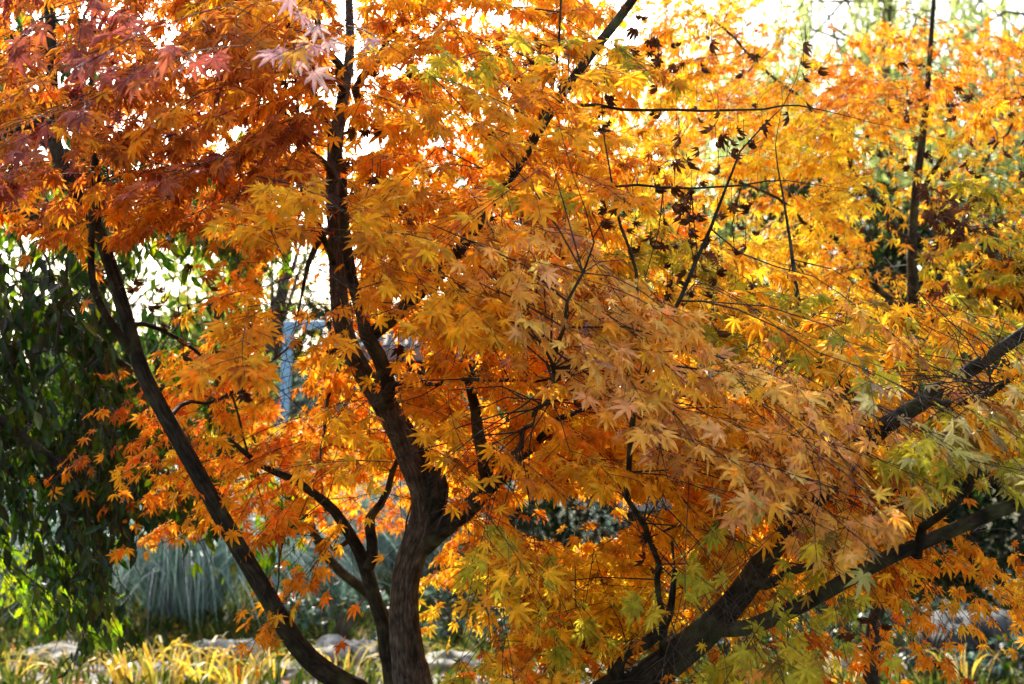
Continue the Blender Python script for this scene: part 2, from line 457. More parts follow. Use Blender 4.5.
class Maple:
    def __init__(s, name, base, label, group=None, mat='bark_dark'):
        s.root = empty(name, base, label, 'tree', group)
        s.base = np.array(base, float)
        s.nodes, s.nr = [], []
        s.zones = {}
        s.tw = Tubes()
        s.mat = mat
        s.sprays = []
    def limb(s, pix, name='branch', sides=10, rough=.12, mat=None, to_ground=None, label=None, step=.06, prune=.6):
        """pix: list of (px, py, depth, radius in px at that depth)"""
        pts = [P(a, b, d) for a, b, d, r in pix]; rad = [r / F * d for a, b, d, r in pix]
        if sides <= 9:
            dv = unit(pts[-1] - pts[-2])
            for k_ in range(3):
                dv = unit(dv + RNG.normal(0, .25, 3)); pts.append(pts[-1] + dv * .13); rad.append(max(.0005, rad[-1] * .5))
        if to_ground is not None:
            for q, r in to_ground: pts.insert(0, np.array(q, float)); rad.insert(0, r)
        pp, rr = catmull(pts, rad, step)
        if sides <= 8 and len(pp) > 4:
            w = np.array([[noise.noise(Vector(q) * 7), noise.noise(Vector(q) * 7 + Vector((9, 1, 3))), noise.noise(Vector(q) * 7 + Vector((3, 8, 2)))] for q in pp])
            pp = pp + w * (rr[:, None] * 3.2 + .008)
        t = Tubes(); t.add(pp, rr, sides, rough, seed=len(s.nodes) % 17)
        o = t.build(name, M[mat or s.mat], s.root)
        if label: o['label'] = label
        s.nodes += list(pp); s.nr += list(rr)
        LIMBS.append((pp, rr, prune))
        return o
    def zone(s, key, rect, depth, n, pal, size=.05, hint=None, leaves=(22, 40), L=(.22, .42), droop=.35, poly=None, face=.35):
        """scatter n leafy sprays in a picture rectangle over a depth range"""
        x0, y0, x1, y1 = rect
        dm = (depth[0] + depth[1]) / 2
        n = max(1, int(n * (.62 if dm < 3.5 else .6 if dm < 5 else .6)))
        size *= .74 if face > .5 else .73
        n = max(1, int(n * (1.08 if face > .5 else 1.22)))
        leaves = (int(leaves[0] * 1.12), int(leaves[1] * 1.12) + 1)
        g = int(math.ceil(math.sqrt(n * abs((x1 - x0) / (y1 - y0)))))
        k = max(1, int(math.ceil(n / g)))
        cells = [(i, j) for i in range(g) for j in range(k)]
        random.shuffle(cells)
        for i, j in cells[:n]:
            px = x0 + (i + random.random()) / g * (x1 - x0)
            py = y0 + (j + random.random()) / k * (y1 - y0)
            if poly and not poly(px, py): continue
            d = random.uniform(*depth)
            s.sprays.append(dict(key=key, p=P(px, py, d), pal=pal, size=size, hint=hint, leaves=leaves, L=L, droop=droop, d=d, face=face))
    def grow(s):
        nodes = np.array(s.nodes); nr = np.array(s.nr)
        if True:
            up = nodes[:, 2] > 1.0
            nodes, nr = nodes[up], nr[up]
        cen = np.array([sp['p'] for sp in s.sprays])
        order = np.argsort([np.min(np.linalg.norm(nodes - c, axis=1)) for c in cen])
        for oi in order:
            sp = s.sprays[oi]; c = sp['p']; rng = RNG
            out = c - s.base; out[2] = 0
            out = unit(out + rng.normal(0, .25, 3) * [1, 1, 0])
            if sp['hint'] is not None: out = unit(out * .5 + np.array(sp['hint']))
            out = unit(out + rng.normal(0, .55, 3) * [1, 1, .25])
            L = rng.uniform(*sp['L'])
            dirv = unit(out + np.array([0, 0, -sp['droop'] + rng.normal(0, .18)]))
            root = c - dirv * L * .5
            dd = np.linalg.norm(nodes - root, axis=1) + np.where(nr < .002, .25, 0)
            i = int(np.argmin(dd)); q = nodes[i]
            dist = np.linalg.norm(root - q)
            r0 = min(nr[i] * .7, .0011 + .0036 * dist)
            r1 = .001
            m = max(3, int(dist / .07))
            ts = np.linspace(0, 1, m)[:, None]
            ctrl = (q + root) / 2 + np.array([0, 0, .12 * dist]) + rng.normal(0, .07, 3) * dist
            pth = (1 - ts) ** 2 * q + 2 * ts * (1 - ts) * ctrl + ts ** 2 * root
            wob = rng.normal(0, .006, pth.shape) * (np.sin(ts * np.pi)); pth = pth + wob
            # main twig of the spray
            k = 6
            side = unit(np.cross(dirv, [0, 0, 1.])); upn = np.cross(side, dirv)
            tw = []; cur = root.copy(); dv = dirv.copy()
            for a in range(k):
                tw.append(cur.copy()); dv = unit(dv + side * rng.normal(0, .12) + np.array([0, 0, -.07])); cur = cur + dv * L / (k - 1)
            tw = np.array(tw)
            full = np.vstack([pth[:-1], tw])
            rads = np.concatenate([np.linspace(r0, r1, m)[:-1], np.linspace(r1, .0008, k)])
            s.tw.add(full, rads, 4, cap=False)
            nodes = np.vstack([nodes, pth[1:], tw[:3]]); nr = np.concatenate([nr, np.linspace(r0, r1, m)[1:], [r1 * .9] * 3])
            # attachment points: along the twig and along side twigs, leaves in pairs
            nl = int(rng.integers(*sp['leaves']))
            B, A = [], []
            axes = [(tw, dirv, L)]
            for a in range(1, k - 1):
                for sg in (-1, 1):
                    if rng.random() < .8:
                        l2 = L * rng.uniform(.25, .55) * (1 - a / k * .6)
                        d2 = unit(dirv * .7 + side * sg * .8 + np.array([0, 0, rng.normal(-.15, .15)]))
                        e = np.array([tw[a] + d2 * l2 * t + np.array([0, 0, -.12 * l2 * t * t]) for t in (0, .5, 1)])
                        s.tw.add(e, [.0008, .0007, .0005], 3, cap=False)
                        axes.append((e, d2, l2))
            wts = np.array([a[2] for a in axes]); wts[0] *= .6; wts /= wts.sum()
            for _ in range(nl):
                e, d2, l2 = axes[rng.choice(len(axes), p=wts)]
                t = rng.random() ** .6 * (len(e) - 1); i0 = min(int(t), len(e) - 2); fr = t - i0
                pos = e[i0] * (1 - fr) + e[i0 + 1] * fr
                sg = 1 if rng.random() < .5 else -1
                sd = unit(np.cross(d2, [0, 0, 1.]))
                ax = unit(d2 * rng.uniform(.5, 1.2) + sd * sg * rng.uniform(.1, 1.1) + np.array([0, 0, -rng.uniform(.1, 1.3)]) + rng.normal(0, .22, 3))
                B.append(pos + ax * sp['size'] * .5); A.append(ax)
            B, A = np.array(B), np.array(A)
            # the blade hangs roof-like: its upper face looks up and away from the tree
            N_ = np.array([0, 0, 1. if sp['face'] < .5 else .8]) + out * np.array([1, 1, 0]) * sp['face'] + np.array([0, -.25, 0]) + rng.normal(0, .38 if sp['face'] < .5 else .28, (nl, 3))
            S_ = sp['size'] * np.clip(rng.normal(1, .24, nl), .45, 1.5)
            K_ = np.clip(rng.normal(.18, .22, nl) if sp['face'] < .5 else rng.normal(.08, .16, nl), -.15, .95)
            s.zones.setdefault((sp['key'], 0 if sp['d'] < 5.2 else 1), Foliage()).add(B, A, N_, S_, pick(sp['pal'], nl), K_)
    def build(s, labels=None):
        s.grow()
        s.tw.build('twigs', M['twig'], s.root)
        for (key, lod), fo in s.zones.items():
            o = fo.build('crown' if key == 'main' else 'foliage', T_M0 if lod == 0 else T_M1, M['maple_pale' if key in ('peach', 'ash', 'pink', 'red') else 'maple'], s.root)
            if labels and key in labels: o['label'] = labels[key]
    def dried(s, spots):
        fo = Foliage()
        for (px, py, d, n, rad) in spots:
            c = P(px, py, d)
            b = c + RNG.normal(0, rad, (n, 3)) * [1, 1, 1.3]
            a = np.array([0, 0, -1.]) + RNG.normal(0, .35, (n, 3))
            fo.add(b, a, RNG.normal(0, 1, (n, 3)), np.full(n, .055) * RNG.uniform(.4, .85, n), pick('brown', n), RNG.uniform(.6, 1.3, n))
            for q in b[::2]: s.tw.add(np.array([q + [0, 0, .05], q]), [.0012, .0009], 3, cap=False)
        o = fo.build('withered_leaves', T_M0, M['dry'], s.root, gaps=False)
        o['label'] = 'dark brown curled dead leaves still hanging on the twigs'

# ================================================================== SETTING
gm, nt, out = nm('garden_ground')
N, L = nt.nodes, nt.links
tc = N.new('ShaderNodeTexCoord')
n1 = N.new('ShaderNodeTexNoise'); n1.inputs['Scale'].default_value = 1.3; n1.inputs['Detail'].default_value = 8
n2 = N.new('ShaderNodeTexNoise'); n2.inputs['Scale'].default_value = 28; n2.inputs['Detail'].default_value = 6
for n_ in (n1, n2): L.new(tc.outputs['Object'], n_.inputs['Vector'])
c1 = N.new('ShaderNodeValToRGB'); c1.color_ramp.elements[0].position = .4; c1.color_ramp.elements[1].position = .6
c1.color_ramp.elements[0].color = (.055, .075, .03, 1); c1.color_ramp.elements[1].color = (.12, .11, .05, 1)
c2 = N.new('ShaderNodeValToRGB'); c2.color_ramp.elements[0].color = (.4, .4, .4, 1); c2.color_ramp.elements[1].color = (1.5, 1.4, 1.2, 1)
c2.color_ramp.elements[0].position = .35; c2.color_ramp.elements[1].position = .65
L.new(n1.outputs[0], c1.inputs[0]); L.new(n2.outputs[0], c2.inputs[0])
mu = N.new('ShaderNodeMix'); mu.data_type = 'RGBA'; mu.blend_type = 'MULTIPLY'; mu.inputs['Factor'].default_value = 1
L.new(c1.outputs[0], mu.inputs['A']); L.new(c2.outputs[0], mu.inputs['B'])
pb = N.new('ShaderNodeBsdfPrincipled'); pb.inputs['Roughness'].default_value = .95
bp = N.new('ShaderNodeBump'); bp.inputs['Distance'].default_value = .04
L.new(n2.outputs[0], bp.inputs['Height']); L.new(bp.outputs[0], pb.inputs['Normal'])
L.new(mu.outputs['Result'], pb.inputs['Base Color']); L.new(pb.outputs[0], out.inputs['Surface'])

def ground_z(x, y):
    return .05 * math.sin(x * .7 + 1) * math.sin(y * .45) if y < 60 else 0

gx = np.concatenate([[-600, -150, -60], np.linspace(-30, 30, 61), [60, 150, 600]])
gy = np.concatenate([[-200, -40], np.linspace(-10, 60, 71), [100, 250, 900]])
X, Y = np.meshgrid(gx, gy, indexing='ij')
Z = np.vectorize(ground_z)(X, Y)
nx, ny = X.shape
idx = np.arange(nx * ny).reshape(nx, ny)
fc = np.stack([idx[:-1, :-1], idx[1:, :-1], idx[1:, 1:], idx[:-1, 1:]], -1).reshape(-1, 4)
o = mesh_np('ground', np.stack([X, Y, Z], -1).reshape(-1, 3), [fc], gm, smooth=True)
tag(o, kind='structure')

# pale gravel path that crosses behind the maples
pm = plain_mat('path_gravel', (.16, .15, .12), (.42, .40, .36), scale=40, rough=.95, bump=.012)
xs = np.linspace(-14, 14, 57)
pv = []
for x in xs:
    yc = 9.15 + .35 * math.sin(x * .5) + .1 * math.sin(x * 1.7)
    wd = .55 + .12 * math.sin(x * 1.1 + 2)
    for y in (yc - wd, yc - wd * .3, yc + wd * .3, yc + wd): pv.append((x, y, ground_z(x, y) + .012))
idx = np.arange(len(pv)).reshape(-1, 4)
fc = np.stack([idx[:-1, :-1], idx[1:, :-1], idx[1:, 1:], idx[:-1, 1:]], -1).reshape(-1, 4)
tag(mesh_np('path', np.array(pv), [fc], pm), kind='structure')

# fallen leaves
def litter(n, x0, x1, y0, y1):
    b = np.stack([RNG.uniform(x0, x1, n), RNG.uniform(y0, y1, n), np.full(n, .02)], -1)
    b[:, 2] += [ground_z(p[0], p[1]) for p in b]
    a = RNG.normal(0, 1, (n, 3)) * [1, 1, .15]
    o = leaf_mesh('fallen_leaves', T_M1, b, a, np.array([0, 0, 1.]) + RNG.normal(0, .25, (n, 3)), RNG.uniform(.035, .06, n), pick({'orange': 1, 'rust': 1, 'amber': 1}, n), RNG.uniform(-.3, .5, n), M['maple'], None)
    tag(o, 'orange and rust fallen maple leaves scattered over the ground', 'leaves', kind='stuff')
litter(4500, -6, 6, 1.5, 12)
litter(2200, -5, 5, 8.2, 11)

# ------------------------------------------------------------------ rocks
def rock(px, d, w, h, dep, label, mat='stone', name='boulder', group=None, seed=0, lift=-.035):
    bm = bmesh.new()
    bmesh.ops.create_icosphere(bm, subdivisions=4, radius=1)
    for v in bm.verts:
        p = v.co.copy()
        k = 1 + .4 * noise.noise(p * 1.3 + Vector((seed * 3.1, 0, 1))) - .08 * abs(noise.noise(p * 2.2 + Vector((seed, 2, 7)))) + .12 * noise.noise(p * 3 + Vector((seed, 5, 1))) + .03 * noise.noise(p * 9)
        p *= k
        p.z = math.copysign(abs(p.z) ** .75, p.z)
        p.x += .12 * noise.noise(p * 4 + Vector((4, seed, 0))); p.z += .16 * noise.noise(p * 3.3 + Vector((seed, 9, 0)))
        v.co = Vector((p.x * w / 2, p.y * dep / 2, p.z * h * .62 + h * .25))
    bmesh.ops.rotate(bm, verts=bm.verts, matrix=Matrix.Rotation(seed * 1.3, 3, 'Z'), cent=(0, 0, 0))
    me = bpy.data.meshes.new(name); bm.to_mesh(me); bm.free()
    for p in me.polygons: p.use_smooth = True
    me.materials.append(M[mat])
    o = bpy.data.objects.new(name, me); c = GP(px, d); o.location = (c.x, c.y, ground_z(c.x, c.y) + lift)
    col.objects.link(o)
    return tag(o, label, 'rock', group)

g = 'pale rocks edging the path'
rock(60, 9.3, .62, .16, .4, 'flat pale rock behind the yellow grass at the left corner', group=g, seed=1)
rock(232, 9.5, .55, .20, .4, 'rounded pale rock between the yellow grass and the leaning stem', group=g, seed=2)
rock(300, 9.0, .42, .14, .35, 'small pale rock just above the foot of the leaning stem', group=g, seed=3)
rock(345, 9.6, .50, .22, .4, 'pale grey rock left of the slender maple stem', group=g, seed=4)
rock(452, 9.4, .48, .17, .4, 'broad pale rock right beside the thick bark trunk', group=g, seed=5)
rock(515, 8.9, .6, .15, .45, 'low flat pale rock below the hanging olive leaves', group=g, seed=6)
rock(560, 10.1, .4, .2, .35, 'small pale rock among the low round-leaved plants', group=g, seed=7)
rock(150, 8.9, .5, .12, .4, 'flat pale slab at the foot of the drooping grass clump', group=g, seed=8)
rock(845, 9.2, .45, .2, .35, 'pale rock beside yellow reeds under the lower limb', group=g, seed=9)
rock(970, 9.8, .85, .4, .7, 'large dark grey boulder under the hanging orange leaves at right', mat='rock', seed=11)
#rock(120, 10.6, .7, .55, .5, 'dark grey rock under the tip of the green branches', mat='rock', seed=12)

# ------------------------------------------------------------------ shrubs and trees
def shrub(name, px, d, w, h, n, pal, size, tmpl, label, cat='shrub', group=None, mat='broad', upright=.3, zbase=0., dep=None, stems=9):
    c = GP(px, d); c.z = ground_z(c.x, c.y)
    root = empty(name, c, label, cat, group)
    cc = np.array(c); rng = RNG
    t = Tubes(); tips = []
    dep = dep or w
    for i in range(stems):
        a = rng.uniform(0, 2 * np.pi); rr = rng.random() ** .5
        e = cc + [math.cos(a) * rr * w * .45, math.sin(a) * rr * dep * .45, h * rng.uniform(.6, .95)]
        b = cc + [math.cos(a) * .06, math.sin(a) * .06, -.02]
        m = (b + e) / 2 + [0, 0, h * .12]
        t.add(np.array([b, m, e]), [.012 + h * .008, .008 + h * .004, .004], 5, cap=False)
        tips += [m, e]
    t.build('stems', M['farbark'], root)
    tips = np.array(tips)
    ncl = max(8, min(70, int(n / 60))); cl = []
    for i in range(ncl):
        a = rng.uniform(0, 2 * np.pi); rr = rng.random() ** .5; zz = rng.random()
        env = math.sqrt(max(.05, 1 - (zz * .95) ** 2))
        cl.append(cc + [math.cos(a) * rr * w * .5 * env, math.sin(a) * rr * dep * .5 * env, zbase + (h - zbase) * zz])
    cl = np.array(cl)
    pi_ = rng.integers(0, ncl, n)
    b = cl[pi_] + rng.normal(0, 1, (n, 3)) * np.array([w, dep, h]) * .075
    b[:, 2] = np.maximum(b[:, 2], cc[2] + .02)
    outv = (b - cc) * [1, 1, .3]
    ax = unit(outv) * .8 + rng.normal(0, .6, (n, 3)) + [0, 0, upright]
    nr = np.array([0, 0, 1.]) + rng.normal(0, .6, (n, 3))
    colr = pick(pal, n)
    o = leaf_mesh('crown' if cat == 'tree' else 'foliage', tmpl, b, ax, nr, size * rng.uniform(.7, 1.3, n), colr, rng.uniform(-.1, .4, n), M[mat], root)
    return root

g = 'low round-leaved plants behind the path'
for i, (px, d, w, h, lab) in enumerate([
    (335, 10.2, .9, .42, 'low blue-green plant with pale round leaves left of the thick trunk'),
    (462, 10.6, .8, .45, 'low blue-green plant just right of the thick trunk'),
    (545, 10.4, .9, .5, 'low blue-green plant behind the flat pale rock'),
    (628, 10.8, .8, .45, 'low blue-green plant behind the sharply bent branch'),
    (735, 10.6, .9, .5, 'low green plant under the foot of the leaning limb'),
    (1015, 9.9, .8, .6, 'low green plant at the right picture edge'),
    (40, 11.4, 1.0, .55, 'low blue-green plant beside the pale tuft at left'),
    (858, 10.2, .8, .5, 'low green plant left of the dark boulder'),
    (800, 9.9, .9, .5, 'low green plant below the olive leaves at lower right'),
    (920, 9.2, .9, .4, 'low green plant in front of the dark boulder'),
    (1000, 9.1, .8, .4, 'low green plant nearest the bottom right corner'),
    (680, 10.0, .8, .42, 'low green plant between the bent branch and the leaning trunk')]):
    shrub('ground_plant', px, d, w, h, 420, {'bluegreen': 3, 'midgreen': 1, 'ash': .25} if px < 650 else {'bluegreen': 1.5, 'midgreen': 2}, .055, T_RND, lab, 'plant', g)

g = 'dark evergreen bushes beyond the garden'
for i, (px, d, w, h, lab, pal) in enumerate([
    (430, 15, 2.2, 1.7, 'dark bush behind the fork of the thick trunk', {'dkgreen': 2, 'bluegreen': 1}),
    (575, 14, 2.2, 1.9, 'dark bush seen through the gap in the middle leaves', {'dkgreen': 2, 'bluegreen': 1}),
    (720, 15, 2.3, 1.9, 'dark bush right of the stone table', {'dkgreen': 2, 'bluegreen': 1}),
    (860, 14, 2.3, 1.7, 'dark bush behind the upper leaning limb', {'dkgreen': 3, 'midgreen': 1}),
    (1000, 12.5, 2.2, 2.1, 'dark bush behind the boulder at right', {'dkgreen': 3, 'midgreen': 1}),
    (330, 17, 2.4, 2.0, 'dark bush below the grey pavilion roof', {'dkgreen': 1, 'bluegreen': 1}),
    (235, 18, 2.6, 2.2, 'pale green bush left of the blue post', {'bluegreen': 1, 'ltgreen': 1}),
    (60, 15, 2.8, 2.2, 'dark bush behind the drooping green tree', {'dkgreen': 3, 'bluegreen': 1}),
    (-80, 13, 2.6, 2.4, 'dark bush at the left picture edge', {'dkgreen': 3}),
    (1120, 13, 2.6, 2.4, 'dark bush beyond the right picture edge', {'dkgreen': 3})]):
    shrub('evergreen_bush', px, d, w, h, 5200, pal, .1, T_DI, lab, 'bush', g, mat='far', stems=6)

def tall_tree(name, px, d, h, w, n, pal, size, label, zb=1.8, lean=0, trunk=.16, group='trees standing beyond the garden', ncl=46, tmpl=None):
    c = GP(px, d); root = empty(name, c, label, 'tree', group); cc = np.array(c); rng = RNG
    t = Tubes(); top = cc + [lean, 0, h * .8]
    pts = [cc + [0, 0, -.1], cc + [lean * .1 + .05, 0, h * .2], cc + [lean * .45 - .06, .1, h * .45], top]
    pp, rr = catmull(pts, [trunk * 1.25, trunk, trunk * .7, trunk * .15], .35)
    t.add(pp, rr, 9, .1)
    t.build('trunk', M['farbark'], root)
    lb = Tubes(); cl = []
    for i in range(ncl):
        a = rng.uniform(0, 2 * np.pi); zz = rng.random()
        env = math.sin(math.pi * (zz * .82 + .14)) ** .6
        rr_ = rng.random() ** .4
        e = cc + [lean * zz + math.cos(a) * rr_ * w * .5 * env, math.sin(a) * rr_ * w * .5 * env, zb + (h - zb) * zz]
        cl.append(e)
        k = min(len(pp) - 1, int(len(pp) * (.25 + .6 * zz)))
        s = pp[k]
        m = (s + e) / 2 + [0, 0, .25]
        lb.add(np.array([s, m, e]), [trunk * .3, trunk * .18, .008], 5, cap=False)
    lb.build('branches', M['farbark'], root)
    cl = np.array(cl)
    b = cl[rng.integers(0, ncl, n)] + rng.normal(0, 1, (n, 3)) * [w * .075, w * .075, h * .05]
    ax = rng.normal(0, .7, (n, 3)) + [0, 0, -.35]
    nr = np.array([0, 0, 1.]) + rng.normal(0, .6, (n, 3))
    o = leaf_mesh('crown', tmpl or T_DI, b, ax, nr, size * rng.uniform(.7, 1.3, n), pick(pal, n), rng.uniform(0, .4, n), M['far'], root)
    return root

def willow(px, d, h, w, label, strands=130, pal=None):
    c = GP(px, d); root = empty('willow_tree', c, label, 'tree', 'weeping willows beyond the garden'); cc = np.array(c); rng = RNG
    t = Tubes()
    pp, rr = catmull([cc + [0, 0, -.1], cc + [.12, 0, h * .25], cc + [-.1, 0, h * .5], cc + [.1, 0, h * .85]], [.26, .2, .15, .05], .4)
    t.add(pp, rr, 9, .12); t.build('trunk', M['farbark'], root)
    lb, tw = Tubes(), Tubes(); B, A = [], []
    for i in range(strands):
        a = rng.uniform(0, 2 * np.pi); rad = rng.random() ** .6 * w * .5
        z1 = h * rng.uniform(.62, 1.0) * math.sqrt(1 - .45 * (rad / (w * .5)) ** 2)
        e = cc + [math.cos(a) * rad, math.sin(a) * rad, z1]
        s = pp[rng.integers(len(pp) // 2, len(pp))]
        m = (s + e) / 2 + [0, 0, .35]
        if i % 6 == 0: lb.add(np.array([s, m, e]), [.035, .02, .008], 4, cap=False)
        ln = min(z1 - .9, rng.uniform(1.6, 5.0))
        zs = np.arange(0, ln, .07)
        sw = rng.normal(0, .05, 2)
        st = np.stack([e[0] + sw[0] * zs + math.cos(a) * .12 * (1 - np.exp(-zs)), e[1] + sw[1] * zs + math.sin(a) * .12 * (1 - np.exp(-zs)), e[2] - zs], -1)
        tw.add(st[::8] if len(st) > 16 else st, np.full(len(st[::8] if len(st) > 16 else st), .004), 3, cap=False)
        B.append(st); A.append(np.array([0, 0, -1.]) + rng.normal(0, .42, (len(st), 3)))
    lb.build('branches', M['farbark'], root); tw.build('twigs', M['farbark'], root)
    B, A = np.concatenate(B), np.concatenate(A); n = len(B)
    leaf_mesh('crown', T_WIL2, B, A, rng.normal(0, 1, (n, 3)), .17 * rng.uniform(.7, 1.4, n), pick(pal or {'ltgreen': 2, 'lime': 1.2}, n), rng.uniform(0, .5, n), M['far'], root)

PAL['willow'] = [(.50, .60, .18), (.58, .64, .22), (.40, .52, .14), (.62, .66, .30)]
WP = 'willow'
willow(690, 27, 9.5, 6.5, 'pale green weeping willow behind the top of the golden crown', 190, WP)
willow(890, 22, 10.6, 6.6, 'weeping willow directly behind the thin upright stem at right', 260, WP)
willow(1080, 18, 8.4, 5.0, 'weeping willow whose strands hang down at the right edge', 230, WP)
willow(1250, 24, 9.0, 6.0, 'weeping willow beyond the right picture edge', 90, WP)
tall_tree('broadleaf_tree', -150, 17, 8.0, 4.6, 8000, {'midgreen': 2, 'dkgreen': 2}, .15, 'dark leafy tree at the far left behind the drooping branches')
tall_tree('broadleaf_tree', 100, 26, 6.3, 4.5, 5000, {'ltgreen': 2, 'midgreen': 1}, .15, 'light green tree glowing behind the upper left red leaves')
tall_tree('broadleaf_tree', 215, 30, 6.2, 4.5, 3600, {'lime': 2, 'ltgreen': 1}, .16, 'yellow-green tree in the bright gap left of the post', zb=1.2)
tall_tree('broadleaf_tree', 258, 20, 6.0, 2.6, 700, {'lime': 1, 'ltgreen': 1}, .11, 'thin leaning tree whose trunk shows just left of the blue post', zb=3.4, lean=.55, trunk=.14, ncl=10)
tall_tree('broadleaf_tree', 480, 28, 7.0, 5.0, 5000, {'ltgreen': 1, 'midgreen': 1}, .16, 'green tree behind the middle of the orange crown', zb=1.2)
tall_tree('broadleaf_tree', 620, 22, 5.2, 4.2, 6500, {'dkgreen': 2, 'midgreen': 1}, .13, 'dark tree behind the stone table', zb=.9)
tall_tree('broadleaf_tree', 800, 18, 4.6, 4.0, 7000, {'dkgreen': 2, 'bluegreen': 1}, .12, 'dark tree behind the pale peach leaves at right', zb=.8)
tall_tree('broadleaf_tree', 960, 15, 4.0, 3.6, 7500, {'dkgreen': 2, 'bluegreen': 1}, .12, 'dark tree behind the ash green leaves at right', zb=.6)
tall_tree('broadleaf_tree', 345, 24, 3.6, 3.0, 3500, {'dkgreen': 1, 'olive': 1}, .13, 'dark small tree behind the pavilion', zb=.6)

def far_wood():
    n = 26000; rng = RNG
    th = rng.uniform(-55, 55, n); r = rng.uniform(48, 60, n)
    top = 4.2 + 1.3 * np.sin(th * .35) + .9 * np.sin(th * 1.1 + 2) + .6 * np.sin(th * 2.7)
    b = np.stack([np.sin(np.radians(th)) * r, np.cos(np.radians(th)) * r, top * rng.random(n)], -1)
    o = leaf_mesh('far_wood', T_DI, b, rng.normal(0, 1, (n, 3)), rng.normal(0, 1, (n, 3)) + [0, -.5, .8], rng.uniform(.45, .8, n), pick({'midgreen': 1}, n), rng.uniform(0, .4, n), M['far'], None)
    tag(o, 'distant belt of green trees along the horizon', 'wood', kind='stuff')
far_wood()

# ------------------------------------------------------------------ grasses
def blades(name, c, n, h, spread, width, pal, parent, droop=1.0, rbase=.12, seg=7, mat='blade', lab=None, vary=.3):
    rng = RNG; c = np.array(c)
    a = rng.uniform(0, 2 * np.pi, n); rb = rbase * np.sqrt(rng.random(n))
    hh = h * rng.uniform(1 - vary, 1.08, n); sp = spread * rng.uniform(.15, 1.1, n)
    t = np.linspace(0, 1, seg)[None, :]
    # rises, arches over and hangs down at the tip
    hz = rb[:, None] + sp[:, None] * (t ** 1.25)
    zz = hh[:, None] * (np.sin(np.clip(t * (1 + .75 * droop), 0, 2.6) * np.pi / 2 * .98))
    zz = zz - hh[:, None] * .25 * droop * np.clip(t - .6, 0, 1) ** 1.2
    tw = a[:, None] + rng.normal(0, .25, (n, 1)) * t
    x = c[0] + np.cos(tw) * hz; y = c[1] + np.sin(tw) * hz; z = c[2] + np.maximum(zz, .01)
    ctr = np.stack([x, y, z], -1)
    sd = np.stack([-np.sin(tw), np.cos(tw), rng.normal(0, .3, (n, 1)) * np.ones_like(t)], -1)
    sd = unit(sd + rng.normal(0, .35, (n, 1, 3)))
    w = width * np.array([.7, 1, 1, .9, .75, .5, .08])[:seg][None, :, None] * rng.uniform(.7, 1.3, (n, 1, 1))
    V = np.stack([ctr - sd * w / 2, ctr + sd * w / 2], 2).reshape(n, seg * 2, 3)
    q = np.array([(2 * i, 2 * i + 1, 2 * i + 3, 2 * i + 2) for i in range(seg - 1)])
    faces = (q[None] + (np.arange(n) * seg * 2)[:, None, None]).reshape(-1, 4)
    cl = pick(pal, n)
    tint = np.concatenate([np.repeat(cl[:, None, :], seg * 2, 1), np.zeros((n, seg * 2, 1))], -1).reshape(-1, 4)
    o = mesh_np(name, V.reshape(-1, 3), [faces], M[mat], parent, tint=tint)
    if lab: o['label'] = lab
    return o

PAL['pampas'] = [(.30, .46, .42), (.42, .58, .53), (.20, .33, .29), (.54, .64, .60), (.30, .44, .34)]
PAL['straw'] = [(.62, .48, .17), (.66, .55, .24), (.52, .37, .11), (.46, .40, .22)]
PAL['goldgrass'] = [(.80, .52, .04), (.82, .58, .07), (.70, .42, .04), (.36, .38, .05)]
PAL['palegrass'] = [(.55, .56, .5), (.66, .66, .6), (.42, .46, .42)]
for (px, d, h, sp, n, lab) in [(188, 11.3, 1.12, 1.0, 900, 'large blue-green drooping grass clump under the green branches'),
                               (345, 13.2, 1.25, .75, 700, 'blue-green drooping grass clump left of the thick trunk'),
                               (90, 13.5, 1.15, .9, 500, 'blue-green drooping grass clump farther left behind the dark rock'),
                               (640, 14.2, .9, .7, 350, 'blue-green grass clump behind the bent branch')]:
    c = GP(px, d); c.z = ground_z(c.x, c.y)
    r = empty('grass_clump', c, lab, 'grass clump', 'drooping blue-green grass clumps')
    blades('leaf_blades', c, int(n * 1.0), h * 1.02, sp * 1.75, .014, 'pampas', r, droop=1.05, rbase=.26, vary=.6)
    # a few pale plume stalks
    blades('flower_stalks', c, 14, h * 1.25, sp * .5, .03, 'palegrass', r, droop=.3, rbase=.1)
c = GP(8, 11.8); r = empty('grass_tuft', c, 'narrow pale blue-white grass tuft at the left picture edge', 'grass clump')
blades('leaf_blades', c, 160, .62, .22, .02, 'palegrass', r, droop=.5, rbase=.07)

